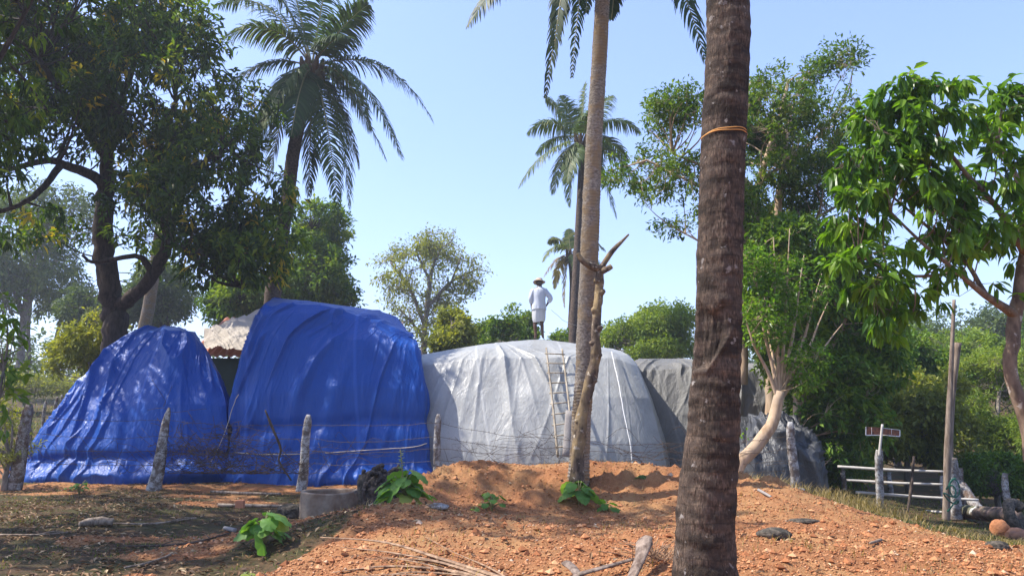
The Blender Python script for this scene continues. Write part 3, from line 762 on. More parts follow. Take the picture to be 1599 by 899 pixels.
# ------------------------------------------------------------------ coconut palms
def palm_leaf_mat(name, stops): return leaf_mat(name, stops, .25, .52, (1.4, 1.6, .6))
P_GREEN = palm_leaf_mat('palm_fronds', [(0., (.014, .030, .010)), (.5, (.038, .070, .018)), (.85, (.085, .125, .03)), (1., (.20, .20, .06))])
P_DEAD = palm_leaf_mat('dry_palm_fronds', [(0., (.05, .035, .02)), (.5, (.12, .085, .045)), (1., (.26, .19, .10))])
P_STEM = NT('frond_stalk'); P_STEM = P_STEM.bsdf(P_STEM.mix(P_STEM.noise(4), (.13, .14, .04), (.28, .23, .09)), .5)
P_HUSK = NT('coconut_husk'); P_HUSK = P_HUSK.bsdf(P_HUSK.mix(P_HUSK.noise(5), (.05, .045, .02), (.14, .12, .04)), .6)
P_FIBRE = NT('palm_fibre'); P_FIBRE = P_FIBRE.bsdf(P_FIBRE.mix(P_FIBRE.noise(20), (.05, .03, .015), (.17, .10, .05)), .95)
def frond(root, b, c, t, rng, leaf=.75, n=62, droop=.9, mat=None, stem_r=.028, dead=False, v0=.5, name='frond', wid=.045):
    b, c, t = A(b), A(c), A(t)
    s = np.linspace(0, 1, 44)[:, None]; Q = (1-s)**2*b + 2*s*(1-s)*c + s*s*t
    sb = MB(); tube(sb, Q, stem_r*np.linspace(1, .18, 44), 6, flat=.7)
    s = np.linspace(.13, .995, n); s = np.repeat(s, 2); sgn = np.tile([1., -1.], n); s = s + rng.normal(size=len(s))*.003
    s = np.clip(s, .1, 1)[:, None]
    P = (1-s)**2*b + 2*s*(1-s)*c + s*s*t; T = unit(2*(1-s)*(c-b) + 2*s*(t-c))
    # plane of the frond twists a little along its length
    S0 = unit(np.cross((c-b)*1.0 + (t-b)*.25, A([0, 0, 1.]) + rng.normal(size=3)*.2)); S = unit(S0[None] - T*(T*S0).sum(-1, keepdims=True))
    Nn = np.cross(S, T); Nn *= np.sign(Nn[:, 2:3].mean() + 1e-6)
    f = s[:, 0]; prof = np.clip(np.sin(np.pi*np.clip(f*.93+.06, 0, 1))**.55, .1, 1)*(1-.25*f)
    L = leaf*prof*(.85+.25*rng.random(len(f)))
    if dead: L *= (rng.random(len(f)) > .12)*.85 + .1
    fw = .30 + .75*f**1.5
    D = unit(S*sgn[:, None] + T*fw[:, None] + Nn*.22 + rng.normal(size=P.shape)*.09)
    g = A([0, 0, -1.]); V = []; m = P
    d = D.copy(); pts = [P]
    K = 4; dk = droop*(.65+.6*rng.random(len(f)))[:, None]
    for k in range(K):
        d = unit(d + g*dk*(.30+.25*k)*.62); pts.append(pts[-1] + d*(L/K)[:, None])
    W_ = unit(T - D*(T*D).sum(-1, keepdims=True))*(wid*(.7+.5*prof)*.5)[:, None]
    wk = [.55, 1.0, .9, .6, .05]
    st = np.stack([np.stack([p + W_*wv, p - W_*wv], 1) for p, wv in zip(pts, wk)], 1).reshape(-1, 3)
    o = (np.arange(len(f))*10)[:, None, None]
    qd = (o + np.array([[2*k, 2*k+1, 2*k+3, 2*k+2] for k in range(K)])).reshape(-1, 4)
    lb = MB(); var = np.clip(v0 + rng.normal(size=len(f))*.10, 0, 1); lb.add(st, qd, None, np.repeat(var, 10))
    fo = sb.build(name, P_STEM if not dead else P_DEAD, root)
    l_ = lb.build('leaflets', mat or (P_DEAD if dead else P_GREEN), fo)
    l_.location = (0, 0, 0)
    return fo
def palm(label, trunk, C, fr, seed, bark, group='coconut palms', leaf=.75, extra=0, rad=2.6, stem=.03, n=62, base=None, rfun=None, nuts=8, crownY=None, wid=.045, trunk_n=16, hgt=None, tn=90, v0=.45, droop=.9):
    rng = np.random.default_rng(seed)
    P = [at(*t[:3]) if len(t) == 4 else A(t[1:4]) for t in trunk]; rr = [t[3]*scl(t[1], t[2]) if len(t) == 4 else t[4] for t in trunk]
    b0 = P[0].copy() if base is None else A(base); b0[2] = float(gz(A([b0[0]]), A([b0[1]]))[0])
    root = thing('coconut_palm', b0, label, 'palm tree', group)
    if P[0][2] > b0[2] + .1: P = [b0 - A([0, 0, .1])] + P; rr = [rr[0]*1.03] + rr
    else: P[0] = b0 - A([0, 0, .1])
    C = A(C); P.append(C - A([0, 0, .05])); rr.append(rr[-1]*.95)
    Q = crom(P, tn); d = np.concatenate([[0], np.cumsum(np.linalg.norm(np.diff(A(P), axis=0), axis=1))]); dq = np.concatenate([[0], np.cumsum(np.linalg.norm(np.diff(Q, axis=0), axis=1))])
    rq = np.interp(dq/dq[-1], d/d[-1], rr)
    tb = MB(); tube(tb, Q, rq, trunk_n, bump=.06, seed=seed, rfun=rfun, freq=4)
    tb.build('trunk', bark, root)
    for i, f in enumerate(fr):
        tip, ct = f[0], f[1]; kw = f[2] if len(f) > 2 else {}
        tp = at(*tip) if len(tip) == 3 else A(tip[1:]); cc = at(*ct) if len(ct) == 3 else A(ct[1:])
        b_ = C + unit(cc - C)*rr[-1]*.9 + A([0, 0, .05]); frond(root, b_, cc, tp, rng, **{**dict(leaf=leaf, n=n, stem_r=stem, wid=wid, v0=v0, droop=droop), **kw})
    for k in range(extra):
        a = k*2.399 + seed; el = .15 + 1.0*rng.random(); h = A([math.cos(a), math.sin(a), 0])
        ct = C + h*rad*.5 + A([0, 0, 1])*rad*(.25+.5*el); tp = C + h*rad*(1.05-.25*el) + A([0, 0, 1])*rad*(el*.9-.55)
        frond(root, C + h*rr[-1]*.8 + A([0, 0, .1]), ct, tp, rng, leaf=leaf, n=n, stem_r=stem, wid=wid, v0=v0)
    fb = MB()
    for k in range(7):
        a = k*.9; h = A([math.cos(a), math.sin(a), 0]); r_ = rr[-1]
        tube(fb, crom([C + h*r_*.7 - A([0, 0, .45*rad/2.6]), C + h*r_*1.5, C + h*r_*1.9 + A([0, 0, .35])], 8), [r_*.5, r_*.6, r_*.25], 7, bump=.2, seed=k)
    fb.build('fibre_sheath', P_FIBRE, root)
    for k in range(nuts):
        a = rng.random()*6.28; r_ = rr[-1]; c_ = C + A([math.cos(a)*r_*1.9, math.sin(a)*r_*1.9, -.15 - .35*rng.random()])
        nb_ = MB(); z = np.linspace(-1, 1, 9); s_ = .105
        tube(nb_, c_ + A([0, 0, 1])*(z*s_*1.15)[:, None], s_*np.sqrt(np.maximum(1-z*z, .01)), 9); nb_.build('coconut', P_HUSK, root)
    return root
# ------------------------------------------------------------------ the palms
B_PALM = bark_mat('palm_trunk_brown', (.035, .025, .018), (.20, .140, .10), (.085, .062, .048), 75, .24, 1.0, .95, 2.7, ((.30, .27, .24), 11, .64), 8, .45)
B_PALM2 = bark_mat('palm_trunk_grey', (.15, .125, .10), (.42, .37, .31), (.30, .22, .13), 26, 1.6, .9, .9, 5.6, ((.40, .37, .32), 9, .68))
B_PALM3 = bark_mat('palm_trunk_dark', (.04, .03, .024), (.14, .10, .075), None, 18, 1.0, .6)
def rings(sp, amp, seed=0):
    def f(rr, a, L):
        ph = (L + .02*vn(L*3, a*.8, 0, seed))/sp + .25*fbm(np.cos(a)*1.2, np.sin(a)*1.2, L*1.5, seed, 2)
        saw = ph - np.floor(ph)
        return rr*(1 + amp*(saw**2 - .3))
    return f
def scar(rr, a, L):
    r = rr*(1 + .030*np.abs(fbm(np.cos(a)*.9, np.sin(a)*.9, L*8.5, 3, 2))*2.4 + .011*np.sin((L*9.5 + .6*fbm(np.cos(a), np.sin(a), L*2, 33, 2))*6.283)*np.clip(.6+1.5*vn(L*2.1, a*.6, 0, 4), .1, 1.2))
    r = r*(1 + .05*fbm(np.cos(a)*2.2, np.sin(a)*2.2, L*1.1, 8, 3) + .012*fbm(a*14, 0*a, L*9, 5, 2) + .010*vn(a*22, 0*a, L*30, 6))
    sm = lambda x, lo, hi, w_: 1/(1+np.exp(-(x-lo)/w_)) * 1/(1+np.exp((x-hi)/w_))
    low = 1.62 + (.20)*np.clip(a-.9, 0, 1.2)/.5*.8
    cav = sm(a, .22, 1.55, .045) * 1/(1+np.exp(-(L-low)/.008)) * 1/(1+np.exp((L-2.08-.05*np.cos(a*3))/.012))
    r = r - .045*cav - .012*cav*fbm(a*6, 0*a, L*4, 12, 2)
    r = r + .020*np.exp(-((L-low+.03)/.035)**2)*sm(a, .2, 1.9, .08)
    r = r + .012*sm(a, 1.3, 1.9, .1)*np.exp(-((L-2.12)/.03)**2)
    base = np.exp(-L/.16)*.05*(1+.8*vn(a*5, 0*a, L*2, 4))
    return r + base
palm('thick brown palm trunk nearest of all, an orange cord tied round it',
     [(1092,899,5.5,48),(1102,800,5.5,43),(1111,700,5.5,40.5),(1116,630,5.5,38),(1121,550,5.5,34.5),(1124,400,5.5,34),(1130,210,5.5,32.5),(1136,0,5.5,32),
      ('w', 1.72, 5.52, 7.5, .14), ('w', 1.80, 5.55, 10, .12)],
     (1.84, 5.55, 12.2), [], 101, B_PALM, extra=16, rad=3.3, tn=1100, trunk_n=110, rfun=scar, base=(1.335, 5.5, 0), nuts=6, n=40)
_w, _c0 = scl(214, 5.5), at(1130.5, 214, 5.5)
cb = MB()
for k, (dz, tl) in enumerate(((0, .03), (.006, .10))):
    a_ = np.linspace(0, 2*np.pi, 60); rr_ = 33.6*_w + .004
    tube(cb, np.stack([_c0[0] + rr_*np.cos(a_), _c0[1] + rr_*np.sin(a_), _c0[2] + dz + tl*rr_*np.sin(a_+1.2+k) + .003*np.sin(a_*5)], -1), .0042, 6)
tag(cb.build('cord', ROPE_O), 'orange cord wound a few turns round the thick palm trunk', 'cord')

palm('slim grey palm with its crown cut by the top edge, beside a dead forked trunk',
     [(902,748,12.0,18),(905,715,12.0,15.5),(908,650,12.0,14.8),(912,600,12.0,14.6),(916,500,12.0,14.5),(920,400,12.0,14),(924,300,12.0,13.5),(929,200,12.0,12.5),(936,90,12.0,11.8),(941,0,12.0,11.2)],
     at(949,-95,12.0), [
      ((732,40,10.9),(800,-85,11.2),dict(droop=1.5,v0=.3,leaf=.75)), ((700,-40,12.6),(800,-160,12.4)), ((852,152,10.9),(893,-150,10.3),dict(v0=.2,droop=1.3,leaf=.5)),
      ((893,122,13.4),(912,-120,13.9),dict(droop=1.2,leaf=.45)), ((866,75,10.6),(884,-130,10.4),dict(v0=.2,droop=1.3)), ((1102,98,11.0),(1052,-110,11.3),dict(droop=1.3,v0=.35,leaf=.7)),
      ((1055,10,11.2),(1010,-150,11.4),dict(v0=.3)), ((1000,-20,13.4),(985,-140,13)), ((1180,-30,12.8),(1080,-190,12.5)), ((955,30,13.3),(965,-60,13.2),dict(v0=.2,leaf=.5)),
      ((760,-190,12),(850,-230,12)), ((1130,-210,11.5),(1040,-250,11.7)), ((860,-300,12.6),(900,-260,12.4)), ((1030,-320,12.6),(990,-270,12.4)), ((940,-350,11.2),(940,-250,11.5)), ((915,20,10.6),(925,-110,11),dict(v0=.2))],
     102, B_PALM2, leaf=.62, stem=.026, rfun=rings(.055, .085, 5), tn=400, trunk_n=24, n=70, wid=.040, nuts=5)
palm('tall thin palm rising beyond the man, full crown against the sky',
     [(896,548,30,8.5),(897,500,30,7.5),(902,400,30,6.8),(906,320,30,6),(909,260,30,6)], at(908,222,30), [
      ((811,292,29),(848,222,29.3)), ((824,208,30.5),(858,172,30.3)), ((864,302,29),(876,228,29.3)), ((962,340,29.3),(932,232,29.4)), ((1003,300,30),(958,222,30)),
      ((1000,207,30.6),(955,166,30.4)), ((958,150,31),(928,165,30.8)), ((915,128,30),(908,175,30)), ((878,150,30),(888,180,30)), ((852,155,31),(872,165,30.6)),
      ((940,290,31),(925,228,30.6)), ((885,285,28.6),(892,235,29),dict(v0=.7)), ((838,240,31.5),(870,200,31)), ((980,250,31.3),(945,205,31)), ((930,170,28.5),(918,185,29)), ((890,322,30.6),(884,240,30.4),dict(v0=.75))],
     103, B_PALM3, leaf=1.0, stem=.03, n=56, wid=.055, droop=1.1, tn=60, trunk_n=10, v0=.8, nuts=6)
palm('small pale palm low behind the slim grey trunk',
     [(889,560,42,5.2),(892,500,42,5),(894,450,42,4.6),(893,420,42,4.6)], at(892,398,42), [
      ((848,408,41),(866,368,41.4),dict(v0=.85)), ((857,380,43),(872,362,42.6)), ((945,392,42),(922,364,42)), ((934,370,43),(915,360,42.6)), ((887,358,42),(889,375,42)),
      ((850,432,42),(866,400,42),dict(dead=True)), ((882,480,41.5),(880,420,41.6),dict(dead=True)), ((940,425,41),(920,385,41.3)), ((908,440,40.8),(902,400,41)), ((866,450,43),(872,405,42.8),dict(dead=True))],
     104, B_PALM3, leaf=.8, stem=.035, n=34, wid=.09, tn=40, trunk_n=8, v0=.9, nuts=3)
palm('big palm towering above the tall blue stack, fronds hanging all round',
     [(424,490,23,13.5),(432,420,23,11.5),(448,320,23,10.5),(458,240,23,10),(474,160,23,9.5)], at(487,108,23), [
      ((677,192,22.5),(608,62,22.7)), ((628,248,21.5),(560,78,22)), ((603,250,22.5),(548,120,22.6)), ((578,205,24.5),(545,95,24)), ((528,322,21.8),(508,150,22.2)), ((545,325,22.6),(540,160,22.8)),
      ((482,306,23.8),(486,170,23.6),dict(v0=.25)), ((420,285,22.5),(440,140,22.6),dict(v0=.2)), ((388,265,23.4),(430,130,23.2),dict(v0=.25)), ((372,300,24.2),(410,140,23.9),dict(v0=.3)), ((352,140,22.4),(412,78,22.5),dict(v0=.3)),
      ((345,62,21.8),(425,10,22),dict(v0=.8)), ((338,10,23.8),(420,-30,23.4),dict(v0=.6)), ((575,8,22.4),(540,30,22.6)), ((548,58,21.6),(520,50,22),dict(v0=.6)), ((520,-70,23),(500,10,23)),
      ((440,-80,23.6),(465,0,23.4)), ((600,-20,24.4),(550,-10,24)), ((455,212,21.4),(468,120,21.8),dict(v0=.4)), ((560,262,23.6),(535,150,23.5),dict(v0=.35)), ((380,-40,22.4),(440,-40,22.6)), ((410,200,21.5),(450,95,21.9),dict(v0=.75))],
     105, B_PALM3, leaf=1.1, stem=.04, n=76, wid=.052, rfun=rings(.12, .05, 9), tn=120, trunk_n=16, nuts=10, v0=.6)
palm('leaning pale palm trunk showing behind the fork of the dark mango tree',
     [(222,540,27,10),(232,480,27,9),(243,410,27,8.5),(253,340,27,8),(262,280,27,7.5)], at(268,250,27), [
      ((190,300,27),(225,225,27)), ((200,360,26),(230,260,26.4)), ((330,290,27),(300,220,27)), ((330,370,26),(300,270,26.5)), ((250,170,27),(262,210,27)), ((215,200,28),(240,205,27.6)), ((310,200,28),(290,205,27.6)), ((270,370,25.4),(272,290,26)), ((240,350,28),(250,280,27.7))],
     106, B_PALM2, leaf=.8, stem=.035, n=44, wid=.07, tn=60, trunk_n=12, nuts=0)
_far = [((46,578,66,3.6),(44,520,66,3.2),(47,480,66,3),'hazy distant palm with a clear bare trunk above the field', 48,462,56),
        ((80,590,62,3.4),(85,540,62,3),(95,500,62,3),'hazy distant palm with a bushy round crown, near the blue flank', 98,488,50),
        ((160,580,70,3.2),(163,540,70,3),(166,500,70,3),'hazy distant palm peeping just over the sloping blue flank', 168,478,44)]
for k, (a, b_, c_, lab, cx, cyy, rp) in enumerate(_far):
    s_ = scl(cyy, a[2]); palm(lab, [a, b_, c_], at(cx, cyy, a[2]), [], 110+k, B_PALM3, group='palms in the hazy distance', leaf=.95, extra=18, rad=rp*s_*.95, n=26, wid=.12, stem=.05, tn=20, trunk_n=6, nuts=0)

# ------------------------------------------------------------------ trees
tree('mango_tree', 'big dark mango tree behind the low blue stack, forked black trunk', 'tree',
     [[(182,535,21,19),(176,480,21,17),(163,410,21,15.5),(161,340,21,14),(165,290,21,12),(168,240,21,8),(180,150,20.5,5)],
      [(180,480,21,11),(205,465,20.8,10.5),(238,430,20.6,10),(262,370,20.5,9),(252,300,20.4,7.5),(245,240,20.4,6),(275,160,20.4,4)],
      [(166,296,21,9),(145,275,20.5,8),(112,262,20,7),(75,250,19.6,5.5),(30,262,19.2,4),(-20,270,19,3)],
      [(95,258,19.8,5.5),(60,300,19.3,4.5),(30,320,19,3.5),(-30,340,19,3)],
      [(262,375,20.5,6),(300,400,20,4.5),(345,430,19.8,3.2),(380,450,19.5,2)],
      [(240,430,20.6,6),(215,400,20.2,4),(150,410,20,3),(128,398,19.8,2)],
      [(255,320,20.4,6),(300,270,20.2,4.5),(350,230,20,3)], [(168,250,21,7),(110,170,20,5),(60,90,19,3.5)], [(172,200,21,6),(210,100,21,4),(230,20,21,3)]],
     [(40,60,19,120,120,2.6),(150,40,20,130,100,3),(270,60,20,80,70,2.4),(300,150,19.6,85,75,2.2),(230,160,20,90,90,2.6),(110,190,20,90,60,2.6,.8),(335,235,19.6,70,60,2),
      (300,320,19.6,85,65,2.2),(360,335,19.4,60,60,1.8),(215,330,21,55,60,2,.6),(395,400,19.2,62,45,1.6),(330,405,19.6,60,40,1.6,.8),(440,385,19.2,40,40,1.3),(30,250,19,70,60,2,.7),(50,350,19.4,70,40,1.6,.45),(395,180,19.8,38,50,1.4),(225,395,20,40,30,1.5,.6),(430,310,19.4,30,50,1.2,.8)],
     2500, 14, .235, .085, G_DARK, B_DARK, 201, r_cl=.27, gap=-.04, gfreq=.75, detail=0, droop=.5, nb=110, br=.045, twr=.010, yel=.04, hang=.35, trunk_n=20, base=(-11.1, 21.3, 0))
tree('shade_tree', 'dense dark tree hanging into the top left corner, trunk out of frame', 'tree',
     [[(-150,760,10.5,24),(-150,600,10.4,20),(-140,420,10.2,17),(-120,250,10,12)],[(-130,330,10,9),(-60,200,9.8,6),(0,90,9.6,4)],[(-125,280,10,9),(-110,80,10.5,6),(-40,-80,10.5,4)]],
     [(-10,30,9.6,95,90,1.2,.55),(60,-40,9.6,110,60,1.4,.5),(-60,170,9.8,90,130,1.6,.7),(-150,100,10,160,190,2.2),(-60,-250,10.5,220,200,2.6),(120,-190,10,180,100,2.0,.9),(-250,-100,11,200,250,3),(260,-230,10.5,120,90,1.8,.8),(-170,30,15.5,150,130,2.6,.8)],
     2000, 16, .17, .050, G_DARK, B_DARK, 202, r_cl=.24, gap=-.12, gfreq=1.0, detail=1, droop=.5, nb=90, br=.035, twr=.006, hang=.35, yel=.004, base=(-7.2, 10.2, 0))
GT = 'trees beyond the stacks'
tree('dense_tree', 'dense dark green tree behind the tall blue stack and the big palm', 'tree',
     [[(430,560,36,12),(440,480,36,10),(450,420,36,7)],[(440,470,36,6),(500,420,36,4)]],
     [(455,385,36,75,62,3.2),(500,350,36,45,30,2.4),(400,430,36,60,55,3),(505,430,35.5,52,42,2.6),(370,475,35,45,40,2.4),(530,470,36,45,22,2),(460,460,35,90,40,3)],
     2200, 16, .27, .12, G_MID, B_DARK, 203, group=GT, r_cl=.36, gap=.0, gfreq=.6, nb=50, br=.06, twr=.015)
tree('dense_tree', 'dark hazy tree between the mango trunk and the pale leaning palm', 'tree',
     [[(255,560,44,9),(258,500,44,7),(262,450,44,5)]],
     [(260,455,44,42,48,3),(225,480,44,40,32,3),(140,490,46,32,40,2.6),(175,500,46,30,30,2.6,.7)], 1100, 15, .30, .13, G_FAR, B_DARK, 204, group=GT, r_cl=.5, gap=-.12, gfreq=.45, nb=36, br=.06)
tree('airy_tree', 'hazy airy tree filling the gap left of the mango trunk', 'tree',
     [[(30,600,50,6),(35,520,50,5),(45,440,50,4),(60,380,50,3)],[(38,500,50,4),(15,430,50,3)]],
     [(55,400,50,58,38,4),(20,450,50,50,45,4),(90,340,50,60,50,4,.8),(20,360,50,50,60,4,.8),(95,440,50,34,26,3,.6)], 1300, 12, .32, .15, G_FAR, B_GREY, 205, group=GT, r_cl=.6, gap=.0, gfreq=.4, nb=50, br=.06)
tree('airy_tree', 'tall airy tree with bare pale branches showing, between blue and white stacks', 'tree',
     [[(662,560,45,5.2),(663,520,45,4.6),(668,470,45,4),(675,420,45,2.8),(690,385,45,1.6)],[(664,510,45,3.4),(640,450,45,2.6),(610,410,45,1.6)],[(667,480,45,3.2),(705,440,45,2.4),(745,420,45,1.4)],[(672,440,45,2.4),(650,395,45,1.4)],[(705,440,45,1.8),(720,400,45,1.2)],[(664,530,45,2.8),(640,500,45,1.6)]],
     [(670,430,45,88,62,3.4,1.6),(625,412,45,45,30,3,.8),(690,385,45,50,22,3,.8),(740,425,45,30,32,2.4,.6),(620,455,45,35,30,2.6,.5),(665,415,45,35,30,2.6,.5),(650,500,45,38,38,2.6,.8),(705,470,45,40,26,2.6,.35),(680,520,44,30,28,2,.9)],
     1250, 7, .22, .10, G_OLIVE, B_GREY, 206, group=GT, r_cl=.42, gap=.10, gfreq=.8, nb=150, br=.038, shell=.2, twr=.014)
tree('broadleaf_tree', 'low rounded green tree just left of the standing man', 'tree',
     [[(800,570,34,6),(800,540,34,5),(795,510,34,3.5)]],
     [(790,515,34,48,30,2.4),(755,525,34,34,24,2),(815,500,34,24,22,1.8),(735,545,34,30,20,1.8)], 800, 13, .24, .11, G_MID, B_GREY, 207, group=GT, r_cl=.36, gap=.06, gfreq=.7, nb=36, br=.045)
tree('broadleaf_tree', 'yellowish young tree low against the white stack shoulder', 'tree',
     [[(700,575,28,4),(704,540,28,3),(706,505,28,2)]],
     [(704,500,28,24,24,1.2),(694,530,28,22,20,1.2),(720,520,28,20,22,1.2,.7)], 320, 12, .20, .10, G_OLIVE, B_GREY, 208, group=GT, r_cl=.28, gap=.0, gfreq=.8, nb=24, br=.025)
tree('broadleaf_tree', 'pale olive tree behind the grey sheet stack', 'tree',
     [[(1020,600,33,7),(1022,560,33,6),(1026,530,33,4)]],
     [(985,520,33,42,28,2.4),(1035,505,33,42,32,2.6),(1075,520,33,36,36,2.4),(1010,545,32,50,22,2.2),(955,540,33,24,20,2)], 1500, 13, .20, .075, G_LIME, B_GREY, 209, group=GT, r_cl=.36, gap=.06, gfreq=.6, nb=60, br=.045)
tree('shrub', 'low green bush peeking behind the two thin palm trunks', 'shrub',
     [[(880,570,36,3),(880,540,36,2)]], [(880,532,36,20,14,1.4),(905,545,36,22,12,1.4)], 220, 12, .2, .1, G_MID, B_GREY, 210, r_cl=.3, nb=14, br=.03)
tree('tall_tree', 'tall spreading tree behind the thick palm trunk, tan branches against the sky', 'tree',
     [[(1205,640,18,10),(1204,560,18,9),(1206,480,18,8),(1210,400,18,7),(1214,340,18,6),(1222,260,18,4),(1235,180,18,2.4)],
      [(1160,600,17.5,8),(1160,480,17.5,7),(1163,400,17.5,6.5),(1175,320,17.5,5.5),(1190,270,17.5,5),(1215,190,17.6,3.4),(1230,130,17.6,2)],
      [(1180,300,17.5,4),(1150,270,17.4,3),(1100,260,17.2,2.2),(1050,240,17,1.4)], [(1176,320,17.5,4),(1130,310,17.2,3),(1070,280,17,2),(1010,250,16.8,1.3)],[(1190,280,17.5,3.5),(1240,245,17.6,2.6),(1290,200,17.6,1.6)],
      [(1210,390,18,4),(1260,350,18,3),(1310,320,18,1.8)],[(1165,400,17.5,3.5),(1120,390,17.3,2.2),(1070,365,17.2,1.2)]],
     [(1215,170,17.8,75,55,1.9),(1300,120,17.6,42,50,1.3,.8),(1270,200,17.8,60,60,1.7),(1190,250,18,60,60,1.8),(1050,175,17,55,32,1.2,.8),(1040,270,17,60,50,1.4,.7),(1100,210,17,60,50,1.5,.8),(1290,290,18,50,55,1.6,.8),(1230,330,18,70,50,1.8,.8),
      (1060,345,17.2,50,22,1.1,.25),(1150,330,17.5,40,60,1.5,.7),(1250,390,18,60,40,1.6,.8),(960,258,16.8,40,28,.9,.5),(1190,330,18,60,50,1.6,1),(1290,360,18,60,40,1.6,.8),(1320,250,18,30,50,1.2,.6),(1180,200,17.8,40,50,1.4,.8)],
     3700, 11, .135, .050, G_MID, B_PALE, 211, group=None, r_cl=.20, gap=-.03, gfreq=1.1, nb=160, br=.020, shell=.2, twr=.005)
tree('shrub_tree', 'dark leafy shrubby tree crowding behind the leaning pale tree', 'tree',
     [[(1250,745,16.6,7),(1245,660,16.6,6),(1240,580,16.6,5),(1235,480,16.6,3.5)],[(1245,640,16.6,4),(1290,560,16.6,3),(1330,480,16.6,2)],[(1242,600,16.6,4),(1195,520,16.4,3),(1180,440,16.4,2)]],
     [(1225,400,16.6,72,60,1.3),(1310,400,16.8,62,55,1.3),(1200,480,16.4,50,60,1.1,.8),(1285,490,17,75,70,1.4),(1350,460,17,50,60,1.2),(1300,590,17,65,70,1.4),(1240,560,17,50,60,1.2,.8),(1330,670,17,45,60,1.2),(1275,670,17,50,60,1.2),(1360,560,17.4,40,60,1.2)],
     2700, 12, .18, .075, G_BUSH, B_PALE, 212, r_cl=.19, gap=.0, gfreq=1.3, nb=110, br=.016, hang=.1)
# pollard with the fanning pale branches
_pol = [[(1150,728,13.3,11),(1172,705,13.3,10),(1200,672,13.3,9.5),(1213,640,13.3,9),(1218,610,13.3,7.5)]]
for dx, h_, k in ((-52,95,0),(-34,140,1),(-8,170,2),(12,180,3),(30,150,4),(52,128,5),(78,70,6),(60,95,7),(-22,118,8)):
    _pol.append([(1216,628,13.3,3.6),(1218+dx*.35,605-h_*.25,13.3+.05*k,2.7),(1218+dx*.75,600-h_*.6,13.2+.1*k,2.0),(1218+dx,600-h_,13.2+.12*k,1.2),(1218+dx*1.25,600-h_*1.35,13.2+.14*k,.5)])
tree('pollard_tree', 'leaning cut tree with bare tan branches fanning up from a stub', 'tree', _pol,
     [(1228,600,13.2,26,24,.4,.8),(1262,570,13.3,36,40,.5,.6),(1190,500,13.3,40,50,.5,.5),(1240,450,13.5,60,50,.6,.7),(1175,420,13.5,30,50,.5,.7),(1150,690,13.2,22,22,.3,.2)],
     620, 9, .10, .042, G_FRESH, B_PALE, 213, r_cl=.13, gap=-.15, gfreq=1.5, nb=44, br=.007, twr=.004, trunk_n=14)
# near tree with big glossy leaves
tree('glossy_leaf_tree', 'near tree with large glossy bright leaves and a curved mottled trunk at the edge', 'tree',
     [[(1628,760,8,12),(1606,670,8,11),(1588,618,8,10.5),(1578,575,8,10),(1582,520,8,10),(1590,470,8,9.5),(1598,410,8,9),(1612,320,8,9),(1620,200,8,6)],
      [(1586,492,8,7.5),(1560,475,7.9,6.5),(1530,455,7.8,5),(1490,420,7.7,3.5),(1440,380,7.6,2.4),(1390,330,7.6,1.5)],[(1602,400,8,6),(1560,330,7.8,4.5),(1500,260,7.8,3),(1450,190,7.7,1.8),(1430,120,7.7,1.1)],
      [(1610,330,8,5),(1570,240,7.9,3.5),(1530,180,7.8,2)],[(1540,460,7.8,4),(1500,400,8,3),(1420,330,8,2),(1340,260,7.8,1.2)],[(1500,425,7.7,3),(1420,430,7.6,2),(1340,400,7.6,1.2)]],
     [(1440,160,7.7,62,55,.5),(1385,210,7.7,60,60,.5),(1340,250,7.7,45,60,.45,.8),(1420,290,7.6,90,75,.7),(1510,260,7.8,70,75,.7),(1575,200,7.8,45,55,.5,.8),(1580,310,8,60,60,.6),(1470,380,7.7,80,55,.6),(1380,370,7.6,70,50,.5,.9),(1330,330,7.6,40,50,.4,.7),(1420,450,7.6,85,40,.5,1.3),(1500,440,7.7,60,36,.5,1),(1462,112,7.7,40,42,.35,1.6),(1400,140,7.7,40,36,.35,1.0),(1590,150,7.8,30,34,.35,1.0),(1545,400,7.8,60,50,.5,.7),(1310,405,7.6,45,22,.3,.5),(1395,500,7.6,60,26,.3,1.3),(1350,450,7.6,40,26,.3,.5),(1600,450,7.8,30,20,.3,.3),(1650,250,8.4,60,160,.8,.6),(1560,170,7.8,60,40,.5,.6),(1595,380,7.9,40,60,.5,.7),(1530,350,7.8,60,50,.5,.8),(1310,300,7.6,30,60,.3,.6)],
     700, 8, .150, .060, G_FRESH, B_PATCH, 214, r_cl=.10, gap=.03, gfreq=2.3, detail=1, droop=.55, nb=80, br=.010, twr=.0045, hang=.55, shell=.25, trunk_n=22, base=(6.35, 8.3, 0))

